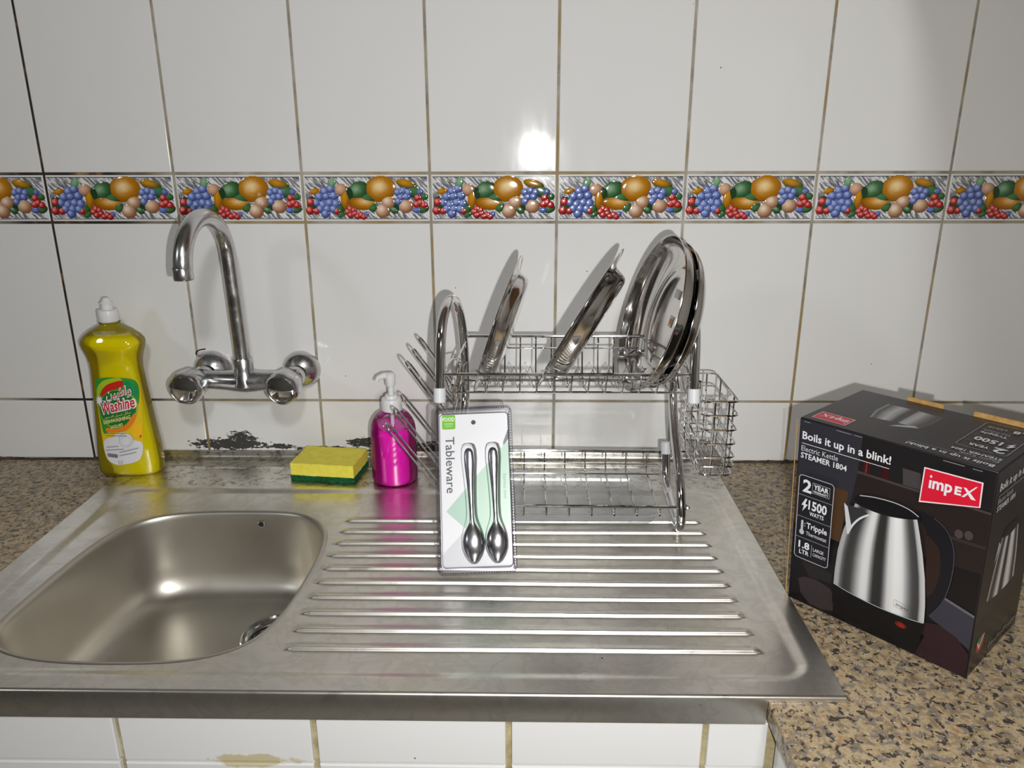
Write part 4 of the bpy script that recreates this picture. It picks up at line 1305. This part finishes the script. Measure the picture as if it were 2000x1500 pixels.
A.poly([(75, 194), (76, 209), (83, 209), (84, 194)], rgb(58, 18, 20))
A.poly([(78, 194), (78.6, 207), (80, 207), (80, 194)], rgb(96, 46, 44))
A.poly([(95, 194), (95, 208), (103, 208), (104, 194)], rgb(52, 18, 20))
A.poly([(118, 194), (116, 212), (134, 212), (136, 194)], rgb(66, 60, 62))
for x, y in ((176, 160), (185, 162)): A.poly(ellipse(x, y, 4, 5, 12), rgb(70, 60, 60))
A.poly([(1.5, 96), (57, 92), (57, 20), (1.5, 30)], rgb(26, 24, 26))
A.poly([(10, 82), (30, 60), (52, 56), (52, 44), (26, 40), (12, 60)], rgb(40, 36, 38))
A.poly([(p[0], p[1]) for p in [(12, 32), (20, 38), (36, 40), (52, 36), (60, 24), (60, 10), (44, 4), (28, 4), (16, 14)]], rgb(54, 46, 48))
A.poly([(162, 84), (201, 76), (201, 36), (176, 48), (160, 54)], rgb(54, 54, 64))
A.poly([(166, 86), (201, 77), (201, 74), (166, 83)], rgb(96, 94, 98))
A.poly([(156, 46), (170, 50), (188, 44), (201, 30), (201, 2), (150, 2)], rgb(46, 28, 34))
A.poly([(57, 30), (57, 2), (150, 2), (158, 30)], rgb(18, 17, 20))
# kettle handle
ho_ = sp2([(134, 168), (152, 168), (166, 158), (174, 138), (175, 108), (170, 78), (158, 54), (150, 56), (150, 140)], 4)
A.poly(ho_, rgb(24, 23, 28))
A.poly(sp2([(146, 146), (160, 136), (164, 112), (161, 88), (154, 76), (150, 84), (150, 120)], 4), rgb(46, 32, 28))
pts = [(p.x, p.y) for p in smooth_path([(152, 168.5, 0), (166, 158.5, 0), (174.5, 138, 0), (175.5, 108, 0), (170.5, 78, 0), (160, 56, 0)], 5)]
for a, c in zip(pts[:-1], pts[1:]): A.line(a, c, 0.9, rgb(62, 62, 74))
# kettle body
A.poly(sp2([(72, 158), (75, 166), (90, 171), (112, 172), (130, 170), (138, 166), (138, 158), (105, 156)], 4), rgb(20, 19, 22))
pts = [(p.x, p.y) for p in smooth_path([(76, 166.5, 0), (92, 170, 0), (112, 171.5, 0), (128, 169.5, 0), (138, 165, 0)], 4)]
for a, c in zip(pts[:-1], pts[1:]): A.line(a, c, 1.1, rgb(170, 172, 176))
lf = interp([(0, 72.3, 156), (.12, 68, 142), (.3, 61.5, 118), (.5, 57.6, 92), (.75, 56.2, 66), (1, 56.2, 47.4)])
rt = interp([(0, 137, 161.5), (.12, 140.6, 148), (.3, 146.5, 124), (.5, 151.5, 98), (.75, 155.2, 68), (1, 156.3, 46)])
A.sag = 5.0
steel = [(0, 150), (.04, 170), (.07, 96), (.11, 52), (.18, 58), (.25, 150), (.31, 208), (.37, 206), (.41, 120), (.44, 46), (.53, 42), (.56, 110), (.60, 196), (.68, 222), (.76, 214), (.82, 130), (.87, 66), (.94, 60), (.955, 176), (1, 190)]
A.gradgrid(lf, rt, [k/14 for k in range(15)], steel)
pts = [(56.2 + 100*k/20, 47.2 - 1.2*k/20 - 5.0*4*(k/20)*(1-k/20)) for k in range(21)]
for a, c in zip(pts[:-1], pts[1:]): A.line(a, c, 0.9, rgb(180, 182, 186))
A.poly([(60.8, 151.5), (66.8, 115), (89, 149), (76, 152)], rgb(50, 48, 52))
A.poly([(60.5, 152.5), (64.8, 149.5), (71.0, 127), (66.8, 114.5)], rgb(192, 194, 198))
sq = [(p.x, p.y) for p in smooth_path([(67.5, 117, 0), (72, 129, 0), (79, 140, 0), (89, 149, 0)], 4)]
for a, c in zip(sq[:-1], sq[1:]): A.line(a, c, 2.2, rgb(200, 202, 206))
A.poly(pts + [(155, 22), (150, 12), (64, 14), (57.5, 24)], rgb(17, 16, 19))
A.frame([(124.5, 60.5), (143.2, 58.2), (143.2, 49.8), (124.5, 52.4)], 0.35, rgb(70, 70, 74))
A.text('impex', None, rgb(46, 46, 52), 0.0, ((127, 52.6), (13.5, -1.4), (0, 5.2)))
A.poly(ellipse(134.2, 32.8, 6.2, 3.8, 20), rgb(92, 26, 24))
A.poly(ellipse(134.6, 32.6, 4.0, 2.4, 20), rgb(140, 34, 28))
# type
A.text('Boils it up in a blink!', (7, 210.4, 105.5, 222.9), WHT, 0.02)
A.line((7, 208.2), (104.6, 208.6), 0.6, WHT)
A.text('Electric Kettle', (6.8, 199.0, 49.8, 205.4), rgb(196, 196, 202), 0.0)
A.text('STEAMER 1804', (6.7, 190.2, 60.4, 197.2), WHT, 0.018)
bd = rrect(6.6, 63, 48.8, 170, 4.5, 5)
A.poly(bd, rgb(30, 29, 35)); A.frame(bd, 0.7, rgb(188, 188, 196))
for y in (145, 117.5, 90.6): A.line((6.8, y), (48.6, y), 0.5, rgb(150, 150, 158))
A.text('2', (12, 149.5, 22.6, 165.5), WHT, 0.03)
A.frame([(23.6, 151.2), (44.2, 151.2), (44.2, 164.2), (23.6, 164.2)], 0.5, rgb(190, 190, 196))
A.text('YEAR', (25.0, 156.4, 42.8, 162.6), WHT, 0.03); A.text('WARRANTY', (25.0, 152.4, 42.8, 155.2), WHT, 0.02)
A.poly([(16.4, 141.5), (12.0, 132.4), (15.0, 132.4), (13.4, 124.5), (19.6, 134.8), (16.4, 134.8), (18.6, 141.5)], WHT)
A.text('1500', (20.4, 129.2, 42.6, 141.4), WHT, 0.03); A.text('WATTS', (22.5, 122.2, 39.5, 127.4), WHT, 0.02)
A.poly(ellipse(14.6, 98.2, 3.0, 3.4, 14), rgb(180, 180, 188)); A.poly(rrect(13.2, 98, 16.0, 113.5, 1.3, 3), rgb(180, 180, 188))
A.line((17.2, 110), (18.8, 110), 0.6, WHT); A.line((17.2, 107), (18.8, 107), 0.6, WHT)
A.text('Tripple', (20.0, 102.8, 45.0, 112.6), WHT, 0.02); A.text('Thermostat', (20.0, 96.2, 45.0, 101.2), rgb(196, 196, 202), 0.008)
A.text('1.8', (12.0, 77.2, 25.6, 86.6), WHT, 0.03); A.text('LTR', (13.4, 69.8, 25.4, 75.4), WHT, 0.02)
A.line((28.2, 70), (28.2, 86), 0.5, rgb(160, 160, 168))
A.text('LARGE', (30.2, 79.0, 43.0, 83.2), rgb(196, 196, 202), 0.015); A.text('CAPACITY', (30.2, 72.6, 46.4, 76.6), rgb(196, 196, 202), 0.015)
# red maker's badge
def badge(A, O, ex, ey, quad, k=1.0):
    """quad: four corners in art space; O, ex, ey: frame of the wordmark"""
    A.poly(quad, rgb(222, 206, 208))
    c_ = (sum(p[0] for p in quad)/4, sum(p[1] for p in quad)/4)
    A.poly([(c_[0] + (p[0]-c_[0])*0.955, c_[1] + (p[1]-c_[1])*0.92) for p in quad], rgb(200, 26, 50))
    def P(s_, t_): return (O[0] + ex[0]*s_ + ey[0]*t_, O[1] + ex[1]*s_ + ey[1]*t_)
    A.text('\u0131mp', None, WHT, 0.03, (P(0, -0.42), (ex[0]*0.50, ex[1]*0.50), (ey[0]*1.42, ey[1]*1.42)))
    A.poly([P(0.028, 1.22), P(0.058, 1.42), P(0.028, 1.62), P(-0.002, 1.42)], WHT)
    A.text('E', None, WHT, 0.04, (P(0.55, 0.0), (ex[0]*0.14, ex[1]*0.14), ey))
    A.poly([P(0.72, 1.05), P(0.78, 1.05), P(1.0, -0.12), P(0.90, -0.12)], WHT)
    A.poly([P(0.70, -0.05), P(0.76, -0.05), P(1.0, 1.45), P(0.96, 1.40)], WHT)
badge(A, (144.8, 201.5), (43.5, 3.2), (0, 9.2), [(137.4, 183.2), (192.9, 197.4), (192.4, 224.0), (138.6, 222.6)])
A.rect(-0.2, 0.5, 0.9, 235.5, rgb(176, 136, 78))
for k in range(9):
    x0 = random.uniform(4, 190); A.line((x0, 235.3), (x0 + random.uniform(4, 14), 235.3), 0.5, rgb(150, 148, 148))
A.build('front_print', M_PRINT, body)

top = Art(lambda u, v, o_: kp(u*mm, v*mm, KH) + Vector((0, 0, o_ + 0.0003)), None, 0.00005)
A = top
A.rect(0.8, 0.8, 200.6, 148.6, rgb(44, 43, 45))
lf = interp([(0, 108, 116), (.5, 108, 88), (1, 104, 62)]); rt = interp([(0, 46, 118), (.5, 46, 86), (1, 52, 58)])
A.sag = -2.0
A.gradgrid(lf, rt, [k/6 for k in range(7)], [(0, 90), (.06, 60), (.2, 110), (.32, 170), (.42, 150), (.46, 56), (.56, 56), (.62, 130), (.74, 176), (.86, 120), (.93, 56), (1, 150)])
A.poly([(104, 62), (78, 46), (84, 56), (98, 66)], rgb(170, 172, 176))
badge(A, (43.5, 28.5), (-31, 0), (0, -8.0), [(8, 10), (46.5, 10), (46.5, 36), (8, 36)])
A.text('Boils it up in a blink!', (112, 6.5, 194, 17), WHT, 0.015, rot=180)
A.line((112, 19.6), (194, 19.6), 0.5, rgb(150, 150, 156))
A.text('Electric Kettle', (158, 21, 194, 26.5), rgb(170, 170, 176), 0.0, rot=180)
A.text('STEAMER 1804', (148, 28.5, 194, 34.5), WHT, 0.012, rot=180)
A.frame(rrect(146, 44, 194, 138, 4, 4), 0.7, rgb(150, 150, 158))
for y in (66, 90, 114): A.line((146.4, y), (193.6, y), 0.4, rgb(120, 120, 126))
A.text('2', (178, 47.5, 190, 63), WHT, 0.03, rot=180); A.text('YEAR', (156, 51, 175, 58), WHT, 0.02, rot=180)
A.text('1500', (154, 70, 180, 83), WHT, 0.03, rot=180)
A.poly([(188, 69), (192, 78), (189, 78), (190.4, 86), (184.4, 76), (187.6, 76), (185.6, 69)], WHT)
A.text('Tripple', (152, 95, 178, 104), WHT, 0.01, rot=180); A.text('Thermostat', (152, 105.5, 178, 110), rgb(170, 170, 176), 0.0, rot=180)
A.text('1.8', (176, 118, 190, 128), WHT, 0.02, rot=180); A.text('LARGE', (152, 119, 170, 124), rgb(180, 180, 186), 0.0, rot=180)
A.build('top_print', M_PRINT, body)

sidep = Art(lambda u, v, o_: kp(KW, u*mm, v*mm) + KE*(o_ + 0.0003), None, 0.00005)
A = sidep
A.rect(0.8, 0.8, 148.6, 235.0, rgb(34, 33, 37))
A.rect(0.8, 0.8, 148.6, 62, rgb(28, 26, 26))
lf = interp([(0, 44, 150), (.5, 34, 116), (1, 26, 82)]); rt = interp([(0, 92, 150), (.5, 102, 116), (1, 108, 80)])
A.sag = 4.0
A.gradgrid(lf, rt, [k/6 for k in range(7)], steel)
A.poly([(36, 148), (31, 124), (44, 142)], rgb(170, 172, 176))
A.poly([(42, 151), (52, 160), (86, 160), (94, 151)], rgb(18, 18, 20))
A.poly(ellipse(27, 31, 11, 10.5, 24), rgb(178, 34, 34))
A.poly([(17, 34), (19, 40), (26, 41.4), (30, 41), (27, 31)], rgb(40, 120, 60))
A.poly([(18, 34), (20, 36), (25, 29), (35, 41), (37, 39), (25, 24)], WHT)
A.text('Boils it up in a blink!', (10, 209.5, 108, 221), WHT, 0.02)
A.line((10, 207), (108, 207), 0.6, rgb(170, 170, 176))
A.text('Electric Kettle', (10, 198.5, 52, 204.5), rgb(180, 180, 186), 0.0)
A.text('STEAMER 1804', (10, 190, 62, 196.5), WHT, 0.015)
for k in range(12): A.line((56 + k*7.5, 12), (60 + k*7.5, 18 - (k % 3)*2), 2.0, rgb(150, 150, 154))
A.build('side_print', M_PRINT, body)
